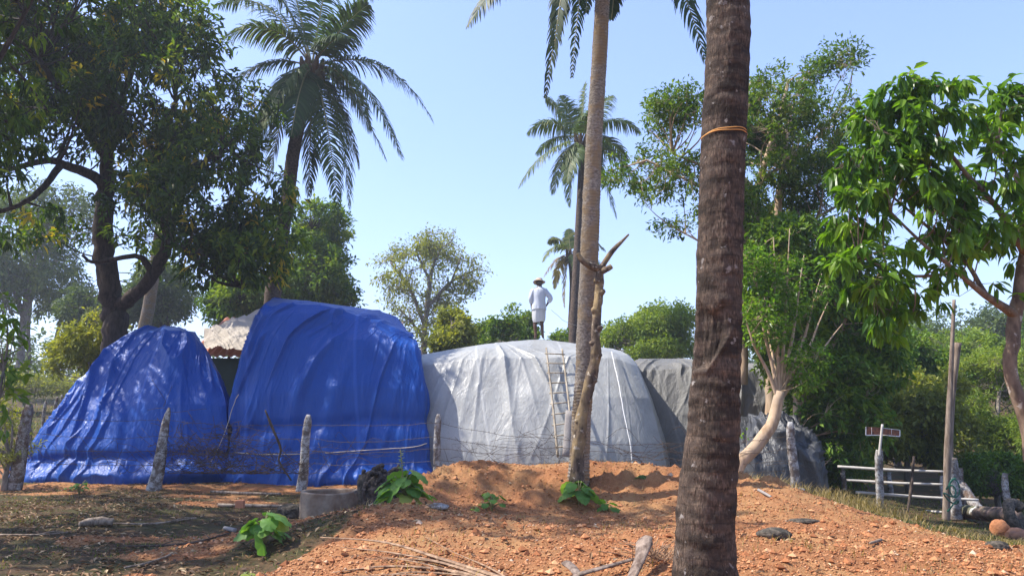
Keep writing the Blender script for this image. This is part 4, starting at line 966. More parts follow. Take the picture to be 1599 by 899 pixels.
# woodland on the right slope
GW = 'shrubs and small trees on the slope beyond the gate'
WD = [('shrub','round dark green bush with broad leaves right behind the pole gate',[(1415,650,19.5,72,58,1.6),(1370,690,19,45,45,1.2),(1470,680,19.5,45,50,1.3),(1440,610,20,50,35,1.4)],1500,13,.15,.075,G_OLIVE,301,(1420,770,19.5)),
      ('feathery_shrub','feathery lime green shrub behind the tall bare pole',[(1560,600,23,70,55,2),(1520,660,22,50,50,1.6),(1590,690,21,60,50,1.6)],2100,14,.13,.035,G_LIME,302,(1560,770,22)),
      ('shrub_tree','mid green shrub tree above the round bush at the gate',[(1400,560,27,75,45,2.4),(1350,590,26,45,50,2),(1450,600,26,50,40,2)],1500,14,.18,.08,G_BUSH,303,(1400,700,27)),
      ('shrub_tree','soft green leafy mass sloping up toward the skyline',[(1500,560,32,80,40,3),(1590,580,30,50,50,2.6),(1440,560,32,50,35,2.6)],1700,14,.22,.09,G_LIME,304,(1500,680,32)),
      ('airy_tree','airy bluish tree on the skyline left of the tall pole',[(1440,535,48,55,26,3.4),(1400,520,48,40,26,3),(1375,540,47,40,25,3)],900,12,.30,.13,G_FAR,305,(1430,640,48)),
      ('airy_tree','rounded airy tree on the skyline between pole and glossy tree',[(1562,512,50,40,36,3.4),(1535,545,50,45,26,3),(1600,540,50,40,40,3)],1100,12,.30,.13,G_FAR,306,(1560,640,50)),
      ('shrub','shady bush left of the gate, under the dark shrubby tree',[(1325,720,18,35,34,1),(1290,730,17.4,35,26,.9)],520,12,.12,.05,G_BUSH,307,(1320,768,18)),
      ('shrub','scrubby low bush beyond the post at the far end of the gate',[(1560,745,18,55,35,1.1),(1520,740,19,35,28,1)],900,12,.12,.05,G_BUSH,308,(1560,790,18)),
      ('shrub','pale scrub spreading up the slope, beyond the frame of the glossy tree',[(1720,600,24,90,60,2.4),(1850,580,28,120,70,3)],1500,13,.18,.08,G_LIME,310,(1740,760,24)),
      ('shrub_tree','green thicket far out on the slope past the lone grey post',[(1700,540,38,120,60,4),(1880,520,42,140,70,4)],1500,13,.26,.12,G_MID,311,(1720,640,38)),
      ('shrub_tree','dark thicket closing the view behind the dark shrubby tree',[(1330,520,24,70,70,2),(1300,620,22,70,70,1.8),(1260,500,25,70,70,2),(1380,620,23,60,60,1.6)],2200,13,.20,.09,G_MID,309,(1320,740,23))]
for nm, lab, bl_, nc, pr_, L_, W__, mt, sd, bs in WD:
    ctr = bl_[0]
    tree(nm, lab, 'tree' if 'tree' in nm else 'shrub', [[(bs[0],bs[1],bs[2],5),(bs[0]-4,(bs[1]+ctr[1])/2,bs[2],4),(ctr[0],ctr[1]+10,ctr[2],2.5)]], bl_, nc, pr_, L_, W__, mt, B_GREY, sd, group=GW, r_cl=L_*1.4, gap=.02, gfreq=1.25 if ctr[2] < 30 else .6, nb=40, br=.02 if ctr[2] < 30 else .045, shell=.4)
# bushes on the left
GL = 'bushes at the left side of the yard'
for nm, lab, bl_, nc, pr_, L_, W__, mt, sd, bs in [
      ('shrub','leafy bush leaning in at the left edge with a few big upright leaves',[(5,560,9,36,70,.35,.8),(-20,480,9,40,60,.35,.5),(0,640,9.2,26,40,.3,.5)],46,6,.17,.062,G_BUSH,321,(-30,800,9)),
      ('shrub','yellow tipped bush beside the mango trunk above the blue flank',[(140,535,22,38,34,1),(110,560,23,30,30,1),(165,505,22,22,26,.8)],420,12,.16,.07,G_OLIVE,322,(140,640,22)),
      ('shrub','dull green scrub along the far side of the left field',[(40,600,40,70,16,2),(100,600,42,50,14,2),(-20,590,40,60,26,2)],620,12,.2,.09,G_OLIVE,323,(40,625,41)),
      ('shrub','thorny grey green weed thicket beside the leftmost stone post',[(15,690,15.5,34,34,.8),(-20,670,15.5,40,60,.9)],260,9,.09,.03,G_OLIVE,324,(10,735,15.5))]:
    ctr = bl_[0]; tree(nm, lab, 'shrub', [[(bs[0],bs[1],bs[2],4),(ctr[0],ctr[1]+20,ctr[2],2)]], bl_, nc, pr_, L_, W__, mt, B_GREY, sd, group=GL, r_cl=L_*1.3, gap=-.15, gfreq=.9, detail=1 if sd == 321 else 0, nb=24, br=.01 if ctr[2] < 15 else .02, twr=.004, shell=.3)
# line of far woodland closing the horizon, too distant to tell apart
rg = np.random.default_rng(77); lb = MB()
nt_ = 90; ang = np.linspace(-1.1, 1.1, nt_); dist = 78 + 20*rg.random(nt_)
cx_, cy2 = np.sin(ang)*dist, np.cos(ang)*dist; rz = 2.6 + 2.8*rg.random(nt_); rx_ = 4 + 2.5*rg.random(nt_)
k = rg.integers(0, nt_, 42000); d = unit(rg.normal(size=(42000, 3))); d[:, 2] = np.abs(d[:, 2])
P = np.stack([cx_[k], cy2[k], gz0(cx_, cy2)[k]], -1) + d*np.stack([rx_[k], rx_[k], rz[k]*1.35], -1)*rg.random(42000)[:, None]**.3
leaves(lb, P, unit(rg.normal(size=P.shape)), .55, .30, rg, np.clip(.4 + .3*fbm(P[:, 0]*.2, P[:, 1]*.2, P[:, 2]*.3, 3, 2) + rg.normal(size=len(P))*.12, 0, 1))
tag(lb.build('far_woods', G_FAR, smooth=False), 'distant hazy woodland along the horizon', 'woods', kind='stuff')
# ------------------------------------------------------------------ fence
STONE = NT('whitewashed_stone'); _a = STONE.noise(9, 6, .65); _b = STONE.noise(38, 5, .7)
_col = STONE.mix(STONE.ramp(_a, [(.42, 0.), (.58, 1.)]), (.14, .11, .09), (.42, .41, .39)); _col = STONE.mix(STONE.ramp(_b, [(.52, 0.), (.64, .85)]), _col, (.07, .06, .055))
STONE = STONE.bsdf(_col, .9, STONE.bump(_b, .8, .02), .2)
STONE_D = NT('weathered_dark_stone'); _a = STONE_D.noise(7, 6, .65); _b = STONE_D.noise(38, 5, .7)
_col = STONE_D.mix(STONE_D.ramp(_a, [(.45, 0.), (.6, 1.)]), (.13, .085, .06), (.36, .34, .32)); _col = STONE_D.mix(STONE_D.ramp(_b, [(.50, 0.), (.62, .85)]), _col, (.045, .04, .035))
STONE_D = STONE_D.bsdf(_col, .9, STONE_D.bump(_b, .8, .02), .2)
WIRE = NT('rusty_wire').bsdf((.06, .045, .038), .7, metal=.3)
STICK = bark_mat('dry_stick', (.13, .09, .06), (.38, .30, .22), None, 20, .3, .5)
STICK_D = bark_mat('dark_stick', (.03, .022, .018), (.11, .08, .06), None, 20, .3, .6)
def post(root, top, bot, Y, w0, w1, seed, mat=STONE, name='post', sharp=.55, dep=.7, n=26):
    a, b_ = at(*bot, Y), at(*top, Y); a[2] = float(gz(A([a[0]]), A([Y]))[0]) - .06
    s0, s1 = w0*scl(bot[1], Y)/2*.80, w1*scl(top[1], Y)/2*.80
    P = crom([a, a*.66+b_*.34 + A([.012, 0, 0]), a*.33+b_*.67 - A([.01, 0, 0]), b_], n); r = np.linspace(s0, s1, n); r[-1] *= sharp; r[-2] *= (1+sharp)/2
    def sq(rr, an, L):
        e = 1/np.maximum(np.abs(np.cos(an)), np.abs(np.sin(an)))**.7
        return rr*e*(1 + .16*fbm(np.cos(an)*1.3+seed, np.sin(an)*1.3, L*5, seed, 3) + .05*fbm(np.cos(an)*5, np.sin(an)*5, L*16, seed, 2))
    m_ = MB(); tube(m_, P, r, 18, rfun=sq, flat=dep)
    return m_.build(name, mat, root)
def wire(root, pts, seed, sag=.05, name='barbed_wire'):
    rgw = np.random.default_rng(seed); Q = []
    for p0, p1 in zip(pts[:-1], pts[1:]):
        t = np.linspace(0, 1, 26)[:-1, None]; seg = p0*(1-t) + p1*t; seg[:, 2] -= (sag*(.6+.8*rgw.random()))*4*(t*(1-t))[:, 0]; Q.append(seg)
    Q = np.vstack(Q + [pts[-1][None]]); Q += fbm(np.arange(len(Q))[:, None]*.35, A([0, 7, 13])[None], 0, seed, 3)*.022
    m_ = MB(); tube(m_, Q, .0042, 5)
    L = np.concatenate([[0], np.cumsum(np.linalg.norm(np.diff(Q, axis=0), axis=1))]); s = np.arange(.08, L[-1], .12)
    B_ = np.stack([np.interp(s, L, Q[:, k]) for k in range(3)], -1); dd = rgw.normal(size=B_.shape)*.022
    twigs(m_, B_ - dd, B_ + dd, .0028, .001, .1, rgw, 3, 1); dd = rgw.normal(size=B_.shape)*.02; twigs(m_, B_ - dd, B_ + dd, .0028, .001, .1, rgw, 3, 1)
    return m_.build(name, WIRE, root)
fence = thing('wire_fence', gp(-7.3, 15.9), 'barbed wire fence on leaning whitewashed stone posts in front of the stacks', 'fence')
post(fence, (46,630), (24,742), 15.6, 26, 17, 1, STONE_D); post(fence, (264,636), (241,748), 15.6, 27, 10, 2, sharp=.4); post(fence, (482,647), (471,742), 15.8, 20, 13, 3)
post(fence, (685,646), (680,738), 15.0, 15, 12, 4); post(fence, (1234,658), (1242,772), 13.0, 19, 15, 5)
for k, (dy, sg) in enumerate(((16, .05), (40, .07), (62, .06), (84, .04))):
    pts = [at(-60, 640+dy, 15.6)] + [at(px+ (py1-py0)*-.0 , py0 + (py1-py0)*dy/105, Y) - A([0, .07, 0]) for px, py0, py1, Y in ((43,632,742,15.6),(259,638,748,15.6),(480,648,742,15.8),(684,647,735,15.0))]
    pts += [at(870, 676+dy*.55, 14.2), at(1040, 684+dy*.5, 13.6), at(1235, 668+dy*.8, 12.95)]
    wire(fence, [A(p) for p in pts], 40+k, sg)
# dead creeper caught in the strands
rgv = np.random.default_rng(9)
def creeper(root, px0, px1, py, spread, n, seed, Y=15.5, name='dead_creeper', r=.004):
    rg_ = np.random.default_rng(seed); m_ = MB()
    for k in range(n):
        x = px0 + (px1-px0)*rg_.random(); ln = 25 + 90*rg_.random(); y = py + spread*rg_.normal()
        P = [at(x + ln*t + 5*rg_.normal(), min(y + 9*rg_.normal() + 14*np.sin(t*3), 738), Y + .08*rg_.normal()) for t in np.linspace(0, 1, 5)]
        tube(m_, crom(P, 16), r*(.6+.7*rg_.random()), 4)
    return m_.build(name, STICK_D, root)
creeper(fence, 20, 560, 700, 12, 34, 3, 15.5); creeper(fence, 230, 350, 695, 22, 130, 4, 15.7); creeper(fence, 690, 960, 690, 15, 34, 5, 14.3, r=.0028); creeper(fence, 930, 1230, 705, 12, 24, 6, 13.4); creeper(fence, 250, 420, 726, 9, 70, 7, 15.6)

# far fence of stakes in the left field
ff = thing('stake_fence', gp(-23, 31), 'short weathered stake fence crossing the sunny field at left', 'fence')
for k, (px, py, h_) in enumerate(((12,672,36),(33,668,34),(50,664,36),(66,660,34),(82,655,36),(96,650,34),(110,646,34),(122,642,32),(134,638,32))):
    Y_k = 23 + k*1.6; post(ff, (px+rgv.normal()*4+3, py-h_), (px, py), Y_k, 6.5, 5, 50+k, STONE_D, 'stake')
    
# ------------------------------------------------------------------ gate
GREYP = NT('grey_pole'); GREYP = GREYP.bsdf(GREYP.mix(GREYP.noise(12, 4), (.30, .27, .23), (.56, .53, .48)), .7)
gate = thing('pole_gate', gp(at(1420,800,15)[0], 15.0), 'gate of four grey horizontal poles slotted between the stone posts', 'gate')
for (x0, y0, x1, y1, r) in ((1308,728,1474,736,.026),(1322,749,1472,756,.026),(1336,768,1528,780,.028),(1404,793,1472,799,.026)):
    m_ = MB(); P = crom([at(x0, y0, 15.6), at((x0+x1)/2, (y0+y1)/2+1, 15.15), at(x1, y1, 14.75)], 20); tube(m_, P, [r*1.1, r, r*.85], 9, bump=.08, seed=x0); m_.build('bar', GREYP, gate)
m_ = MB(); tube(m_, crom([at(1427,712,14.9), at(1423,760,14.8), at(1417,800,14.7)], 14), [.022, .034, .02], 8, bump=.2, seed=4, freq=6); m_.build('upright_stick', STICK_D, gate)
GP = 'stone posts around the pole gate'
def lone_post(top, bot, Y, w0, w1, seed, label, mat=STONE, **kw):
    a = at(*bot, Y); t_ = thing('stone_post', gp(a[0], Y), label, 'post', GP); post(t_, top, bot, Y, w0, w1, seed, mat, 'shaft', **kw); return t_
lone_post((1373,702),(1373,794),15.0,14,13,61,'upright whitewashed stone post carrying the rusty sign', sharp=.9)
lone_post((1487,714),(1493,812),14.4,22,17,62,'widest white post, green hose looped round it at the gate', sharp=.85)
lone_post((1388,737),(1392,792),17.2,9,8,63,'slim white post glimpsed through the gate poles', sharp=.9)
lone_post((1316,728),(1318,768),16.4,9,8,64,'short brownish post where the gate poles start', STONE_D, sharp=.9)
lone_post((1569,738),(1573,802),15.4,14,11,65,'grey white post standing alone past the end of the gate', sharp=.7)
lone_post((1471,742),(1473,800),15.6,8,8,66,'thin pale post hidden just behind the hose post', sharp=.9)
lone_post((1499,730),(1502,790),15.8,10,12,67,'squat grey post leaning behind the hose post', STONE_D, sharp=.8)
sb_ = MB(); tube(sb_, crom([at(1502,757,15.5), at(1530,800,15.0)], 12), [.09, .11], 10, bump=.15, seed=6); tag(sb_.build('stone_post', STONE_D), 'fallen pale post slanting down behind the gate end', 'post', GP)
# green hose
HOSE = NT('green_hose').bsdf((.01, .10, .055), .4)
hm = MB(); hc = at(1484, 772, 14.0)
P = []
for t in np.linspace(0, 1, 90):
    a_ = t*2*np.pi*2.6; P.append(hc + A([.10*math.cos(a_) + .03*math.sin(t*9), -.02 - .10*math.sin(a_)*.4, .26 - .50*t + .06*math.sin(a_*1.5)]))
tube(hm, P, .014, 7); P2 = [hc + A([.05+.09*math.cos(t), -.06, .12+.16*math.sin(t)]) for t in np.linspace(0, 6.2, 40)]; tube(hm, P2, .012, 7)
tag(hm.build('hose', HOSE), 'green hose looped and knotted round the white gate post', 'hose')
# tall bare pole and its broken companion
m_ = MB(); tube(m_, crom([A(at(1477,812,14.25)) - A([0, 0, .05]), at(1480,700,14.25), at(1484,600,14.25), at(1490,468,14.25)], 40), [.070, .062, .046, .030], 12, bump=.18, seed=7, freq=1.5)
tag(m_.build('bare_pole', WOOD), 'tall thin bare pole standing beside the hose post', 'pole')
m_ = MB(); tube(m_, crom([A(at(1484,806,14.5)), at(1484,720,14.5), at(1488,620,14.45), at(1496,535,14.4)], 30), [.035, .042, .044, .062], 10, bump=.2, seed=8, freq=2)
tag(m_.build('bare_pole', WOOD), 'shorter broken pole with a blunt splayed top', 'pole')
# sign
RUST = NT('rusty_board'); _a = RUST.noise(14, 6, .7)
RUST = RUST.bsdf(RUST.mix(RUST.ramp(_a, [(.4, 0.), (.62, 1.)]), (.09, .035, .025), (.30, .11, .05)), .85)
SW = NT('white_paint_edge'); SW = SW.bsdf(SW.mix(SW.ramp(SW.noise(20, 5), [(.55, 0.), (.7, 1.)]), (.74, .72, .70), (.4, .33, .3)), .7)
sg_ = thing('sign', at(1376, 706, 14.85), 'rusty brown signboard with flaking white edging on a stick', 'sign')
m_ = MB(); tube(m_, crom([at(1373,712,14.85), at(1375,690,14.85), at(1378,662,14.85)], 12), [.028, .026, .024], 8, bump=.1); m_.build('pole', GREYP, sg_)
for (x0, x1, yt0, yt1, yb0, yb1, vx, side) in ((1352,1376,666,667,679,679,1361,-1),(1379,1405,668,671,679,681,1392,1)):
    Yb = 14.92; c = [at(x0,yb0,Yb), at(x1,yb1,Yb), at(x1,yt1,Yb), at(x0,yt0,Yb)]; m_ = MB()
    v = np.vstack([c, A(c) + A([0, .012, 0])]); m_.add(v, [[0,1,2,3],[5,4,7,6],[0,4,5,1],[1,5,6,2],[2,6,7,3],[3,7,4,0]]); bd = m_.build('board', RUST, sg_, smooth=False)
    e = MB(); f_ = A([0, -.006, 0])
    def strip(p, q_, w_):
        p, q_ = A(p), A(q_); d = unit(q_-p); nn = A([-d[2], 0, d[0]])*w_/2
        vv = np.vstack([p-nn+f_, q_-nn+f_, q_+nn+f_, p+nn+f_]); vv = np.vstack([vv, vv + A([0, .005, 0])]); e.add(vv, [[0,1,2,3],[5,4,7,6],[0,4,5,1],[1,5,6,2],[2,6,7,3],[3,7,4,0]])
    strip(c[0], c[1], .017); strip(c[0] if side < 0 else c[1], c[3] if side < 0 else c[2], .016)
    if side > 0: strip(c[3], c[2], .009)
    strip(at(vx, yb0-1.2, Yb-.002), at(vx, yt0+1, Yb-.002), .006)
    e.build('edging', SW, bd, smooth=False)
m_ = MB(); tube(m_, [at(1377,679,14.9), at(1388,679.5,14.9)], .010, 6); m_.build('cross_piece', GREYP, sg_)

# log and stones by the gate
LOG = bark_mat('mossy_log', (.05, .035, .028), (.20, .14, .11), (.10, .10, .06), 9, .5, .9, patch=((.42, .42, .38), 5, .60))
m_ = MB(); tube(m_, crom([at(1498,797,14.6), at(1530,800,14.0), at(1562,803,13.4), at(1588,808,12.9)], 40), [.11, .125, .13, .125], 20, bump=.30, seed=11, freq=1.1)
tag(m_.build('log', LOG), 'thick dark log lying past the gate with pale patches', 'log')
def rock(px, py, Y, s, mat, label, seed, name='rock', cat='rock', group=None, grow=(1, 1, 1), sink=.3, rough=.3):
    c = at(px, py, Y); g = float(gz(A([c[0]]), A([Y]))[0])
    import bmesh
    bm = bmesh.new(); bmesh.ops.create_icosphere(bm, subdivisions=4, radius=1)
    v = A([list(x.co) for x in bm.verts]); t = np.array([[x.index for x in f.verts] for f in bm.faces]); bm.free()
    d = 1 + rough*fbm(v[:, 0]*1.1+seed, v[:, 1]*1.1, v[:, 2]*1.1, seed, 4) + rough*.35*np.sign(vn(v[:, 0]*2, v[:, 1]*2, v[:, 2]*2, seed+1))*np.abs(vn(v[:, 0]*3, v[:, 1]*3, v[:, 2]*3, seed+2))
    v = v*d[:, None]*A(grow)*s; v += A([c[0], Y, g + s*grow[2]*(1-sink)])
    m_ = MB(); m_.add(v, None, t); return tag(m_.build(name, mat), label, cat, group)
LAT = NT('laterite_stone'); _a = LAT.noise(30, 5, .7); LAT = LAT.bsdf(LAT.mix(_a, (.26, .085, .03), (.60, .27, .12)), .9, LAT.bump(_a, .7, .02), .2)
DARKST = NT('dark_stone'); _a = DARKST.noise(16, 5, .7); DARKST = DARKST.bsdf(DARKST.mix(DARKST.ramp(_a, [(.4, 0.), (.7, 1.)]), (.03, .028, .022), (.16, .13, .10)), .9, DARKST.bump(_a, .8, .03), .2)
LAT_D = NT('brown_stone').bsdf((.20, .10, .06), .9)
GR = 'stones lying about the yard'
rock(1562,832,11.6,.13,LAT,'rounded orange stone at the end of the dark log',1,group=GR,grow=(1,1,1.05),sink=.1,rough=.18)
rock(1590,838,11.4,.13,LAT_D,'brown stone below the orange one, half buried',2,group=GR,grow=(1.2,1,.8))
m_ = MB(); a_ = np.linspace(.5, 5.4, 40); cc = at(1588,806,12.2); P = np.stack([cc[0] + .16*np.cos(a_), cc[1] + .1*np.sin(a_*1.3), cc[2] + .02 + .17*np.sin(a_)], -1); tube(m_, P, .085, 12, bump=.3, seed=3, freq=5)
tag(m_.build('stump', DARKST), 'dark hollow curl of rotten stump at the log end', 'stump')
rock(1210,852,8.0,.13,DARKST,'flat dark cut block in the red soil near the thick palm',4,name='block',cat='stone block',group=GR,grow=(1.35,.9,.5),rough=.2)
rock(1254,810,9.6,.10,DARKST,'small flat dark stone on the slope above the block',5,group=GR,grow=(1.9,.9,.35))
rock(1560,872,8.2,.10,DARKST,'dark clod beside stalks in the lower corner',6,group=GR,grow=(1,1,.6))
rock(1246,777,12.7,.10,STONE,'pale stone at the foot of the post by the leaning tree',7,group=GR,grow=(1.2,1,.7))
rock(684,800,9.3,.08,STONE,'grey stone at the edge of the red heap behind the broad plant',8,group=GR,grow=(1.5,1,.5))
BRICK = NT('brick_chunk'); BRICK = BRICK.bsdf((.50, .20, .10), .9)
m_ = MB(); box(m_, gp(at(376,768,13)[0], 13.0) + A([0, 0, .12]), (.13, .10, .12)); 
tag(m_.build('brick', BRICK, smooth=False), 'single orange brick perched on the sticks', 'brick')
for p, q_, s_, lab in (((350,770),(376,762),.045,'charred thick stick end beside the orange brick'),):
    pass
# concrete ring basin
CONC = NT('rough_concrete'); _a = CONC.noise(5, 6, .65); _b = CONC.noise(40, 5, .7)
CONC = CONC.bsdf(CONC.mix(CONC.ramp(_b, [(.4, 0.), (.75, .6)]), CONC.mix(CONC.ramp(_a, [(.38, 0.), (.62, 1.)]), (.20, .125, .08), (.36, .28, .20)), (.12, .10, .08)), .92, CONC.bump(_b, .5, .01), .2)
bc = gp(at(514,797,12.15)[0], 12.15); m_ = MB()
n_ = 64; a_ = np.arange(n_)/n_*2*np.pi; prof = [(0, .07), (.445, .07), (.445, .36), (.44, .395), (.425, .405), (.385, .40), (.372, .385), (.37, -.05)]
prof = [(.002, .10), (.37, .10), (.375, .385), (.39, .405), (.43, .405), (.445, .39), (.455, .2), (.45, -.06)]
Vp = np.stack([np.stack([bc[0] + r*np.cos(a_)*1.0*(1+.012*np.sin(3*a_)), bc[1] + r*np.sin(a_), bc[2] + z + .008*np.sin(2*a_+1) + 0*a_], -1) for r, z in prof])
idx = np.arange(n_*len(prof)).reshape(len(prof), n_)
m_.add(Vp.reshape(-1, 3), np.stack([idx[:-1], idx[1:], np.roll(idx[1:], -1, 1), np.roll(idx[:-1], -1, 1)], -1).reshape(-1, 4))
o = m_.build('concrete_basin', CONC, smooth=False); tag(o, 'low round concrete ring basin standing on the shaded ground', 'basin')
# root stump beside it
ROOT = bark_mat('black_root', (.015, .012, .010), (.09, .07, .06), None, 14, .5, .9)
GREYCUT = NT('grey_cut_wood'); GREYCUT = GREYCUT.bsdf(GREYCUT.mix(GREYCUT.noise(30, 4), (.16, .14, .13), (.34, .31, .28)), .9)
sc_ = gp(at(592,800,11.3)[0], 11.3); st_ = thing('root_stump', sc_, 'gnarled black upturned root stump beside the concrete basin', 'stump'); m_ = MB(); rg_ = np.random.default_rng(5)
tube(m_, crom([sc_ - A([0, 0, .08]), sc_ + A([.02, 0, .18]), sc_ + A([-.03, 0, .32])], 24), [.30, .27, .20], 20, bump=.6, seed=6, freq=6)
for k in range(120):
    a_ = rg_.random()*6.28; z0 = .0 + .36*rg_.random(); d_ = unit(A([math.cos(a_), math.sin(a_), rg_.normal()*.3])); r0 = .15 + .08*rg_.random()
    P = [sc_ + A([0, 0, z0]) + d_*r0]
    for q_ in range(4): d_ = unit(d_ + rg_.normal(size=3)*.8); P.append(P[-1] + d_*.04)
    tube(m_, crom(P, 12), [.042, .035, .020], 7, bump=.4, seed=k, freq=12)
m_.build('roots', ROOT, st_)
m_ = MB(); tube(m_, crom([sc_ + A([-.20, -.06, .02]), sc_ + A([-.23, -.08, .22]), sc_ + A([-.21, -.06, .36])], 14), [.09, .085, .10], 12, bump=.3, seed=3, freq=6); m_.build('sawn_stub', DARKST, st_)

# broad-leaf plants
BROAD = leaf_mat('broad_soft_leaves', [(0., (.06, .14, .03)), (.5, (.12, .25, .05)), (.9, (.22, .36, .08)), (1., (.35, .38, .08))], .42, .5, (1.6, 1.6, .5))
def heart(mb, c, d, nrm, L, var, cup=.15):
    d = unit(d); s = unit(np.cross(d, nrm)); n = np.cross(s, d); k = 22
    a = np.linspace(0, 2*np.pi, k, endpoint=False)
    rad = 1 - .28*np.exp(-((np.abs(a-np.pi))/.35)**2) + .16*np.exp(-((np.minimum(a, 2*np.pi-a))/.25)**2) + .02*np.sin(a*9)
    ring_ = []
    for f, dz in ((.5, .03), (1.0, 0)):
        x = rad*np.cos(a)*f*L*.5; y = rad*np.sin(a)*f*L*.46
        z = -cup*L*((x/L*2)**2*.8 + (y/L*2)**2*.5) + .035*L*np.sin(a*8)*f
        ring_.append(c + d*(x + L*.42)[:, None] + s*y[:, None] + n*z[:, None])
    V = np.vstack([[c + d*L*.42], ring_[0], ring_[1]]); i = np.arange(k)
    mb.add(V, np.stack([1+i, 1+k+i, 1+k+(i+1) % k, 1+(i+1) % k], -1), np.stack([np.zeros(k, int), 1+i, 1+(i+1) % k], -1), var)
def broad_plant(px, py, Y, h, spread, n, L, seed, label, flower=False, group='broad leaved plants on the ground'):
    rg_ = np.random.default_rng(seed); b_ = gp(at(px, py, Y)[0], Y); t_ = thing('broad_leaf_plant', b_, label, 'plant', group)
    sm = MB(); lm = []
    for k in range(n):
        a_ = k*2.4 + rg_.random(); f = (k+1)/n; hh = h*(.35+.65*f)*(.85+.3*rg_.random()); rr_ = spread*(.35+.75*rg_.random())*(1.1-.55*f)
        tip = b_ + A([math.cos(a_)*rr_, math.sin(a_)*rr_, hh]); tube(sm, crom([b_ + A([0, 0, -.03]), b_ + A([math.cos(a_)*rr_*.2, math.sin(a_)*rr_*.2, hh*.6]), tip], 8), .006, 5)
        lb_ = MB(); d_ = A([math.cos(a_), math.sin(a_), -.35-.5*rg_.random()]); heart(lb_, tip, d_, A([0, 0, 1]) + rg_.normal(size=3)*.25, L*(.65+.5*rg_.random()), np.clip(.5+.25*rg_.normal(), 0, 1)); lm.append(lb_)
    if flower:
        tube(sm, crom([b_, b_ + A([-.03, 0, h*1.1]), b_ + A([-.06, 0, h*1.65])], 10), .006, 5)
        for q in range(14): 
            lb_ = MB(); a_ = q*2.4; z_ = h*(1.05+.043*q); heart(lb_, b_ + A([-.045, 0, z_]), A([math.cos(a_), math.sin(a_), .2]), A([0, 0, 1.]), .07*(1-.03*q), .95); lm.append(lb_)
    sm.build('stem', P_STEM, t_)
    for l_ in lm: l_.build('leaf', BROAD, t_)
    return t_
broad_plant(410,842,8.3,.38,.17,19,.27,1,'bushy broad leaved plant nearest the camera, at the edge of shade')
broad_plant(630,806,9.9,.42,.24,22,.30,2,'broad leaved plant with a pale flower spike over the root stump', True)
broad_plant(385,893,7.1,.07,.06,3,.20,3,'two low broad leaves lying at the heap foot')
broad_plant(903,752,11.4,.36,.16,15,.24,4,'broad leaved plant growing round the foot of the slim palm')
broad_plant(948,758,11.2,.15,.12,7,.15,5,'small sunny seedling just beside the foot plant of the slim palm')
broad_plant(768,778,11.0,.26,.18,16,.11,6,'light green sprouting weed on the cut face of the heap')
broad_plant(998,733,12.1,.06,.05,3,.14,7,'single pale green leaf sprig on the heap rim')
broad_plant(125,752,14.6,.22,.22,22,.07,8,'scruffy small leaved weed at the foot of the low blue stack')
broad_plant(742,801,10.4,.08,.06,6,.07,9,'tiny weed tuft in the shade of the heap bank')
# yellow-flower weed at the bottom
# sticks
def stick(pts, r, label, mat=STICK, seed=0, name='stick', group='sticks lying on the ground', bump=.15, up=.01, cat='stick', forks=()):
    P = []
    for px, py, Y in pts:
        p = at(px, py, Y); p[2] = float(gz(A([p[0]]), A([Y]))[0]) + up + (r if np.ndim(r) == 0 else max(r))*.8; P.append(p)
    m_ = MB(); tube(m_, crom(P, 22), r, 8, bump=bump, seed=seed, freq=5)
    for (i, dx, dy, dz) in forks:
        q0 = crom(P, 22)[i]; tube(m_, crom([q0, q0 + A([dx, dy, dz])*.6 + A([0, 0, .02]), q0 + A([dx, dy, dz])], 10), [np.max(r)*.5, np.max(r)*.25], 6, bump=.2, seed=i)
    return tag(m_.build(name, mat), label, cat, group)
stick([(125,812,10.7),(150,803,10.9),(178,800,11.0)], [.035,.055,.06,.05], 'thick brown log chunk lying in the middle of the shaded grass', STICK, 1, 'log', bump=.4, cat='log')
stick([(180,799,11.1),(240,797,11.2),(308,782,11.9)], [.012,.018,.014], 'long thin pale branch just beyond the brown log chunk', seed=2, forks=((8,.3,-.2,.02),(14,.25,.3,.03)))
stick([(196,874,7.8),(230,862,8.1),(268,848,8.4)], [.012,.014,.012], 'straight bare stick at the bottom of the shaded yard', seed=3, forks=((18,.12,.05,.03),))
stick([(0,822,10),(60,822,10),(110,816,10.3)], .011, 'pale twig at the left edge of the shaded yard', seed=4, forks=((10,.3,.1,.02),))
stick([(195,836,9.3),(290,836,9.3),(360,826,9.7)], [.010,.013,.010], 'crooked thin branch crossing the shaded yard', STICK_D, 5, forks=((6,.2,.15,.03),(12,.25,-.2,.02),(16,-.2,.2,.03)))
stick([(342,765,13.6),(400,760,13.6),(470,758,13.6)], [.035,.03,.025], 'grey branch on the ground behind the brick', seed=6)
stick([(420,782,12.4),(440,772,12.7),(478,762,13.1)], [.03,.03,.02], 'brown slanting branch left of the basin', seed=7)
stick([(352,802,10.9),(368,808,10.6)], [.028,.03], 'short pale stub left of the near broad leaved plant', GREYCUT, 8)
stick([(520,808,10.8),(550,800,11.0),(585,797,11.1)], [.014,.018,.010], 'dark twig in front of the basin', STICK_D, 9, forks=((12,.15,.1,.04),))
stick([(1185,780,11.2),(1205,786,10.9)], [.022,.018], 'pale stub lying on the slope right of the thick palm', GREYCUT, 10)
stick([(1360,867,7.6),(1376,844,8.0)], [.012,.016], 'short brown stick on the lower right soil', seed=11)
stick([(440,750,15.2),(380,748,15.2),(330,748,15.3)], [.02,.03,.025], 'pale driftwood along the foot of the tall blue stack', seed=12)
rock(455,780,12.6,.17,DARKST,'dark domed lump of earth left of the basin',12,group=GR,grow=(1.3,1,.8))
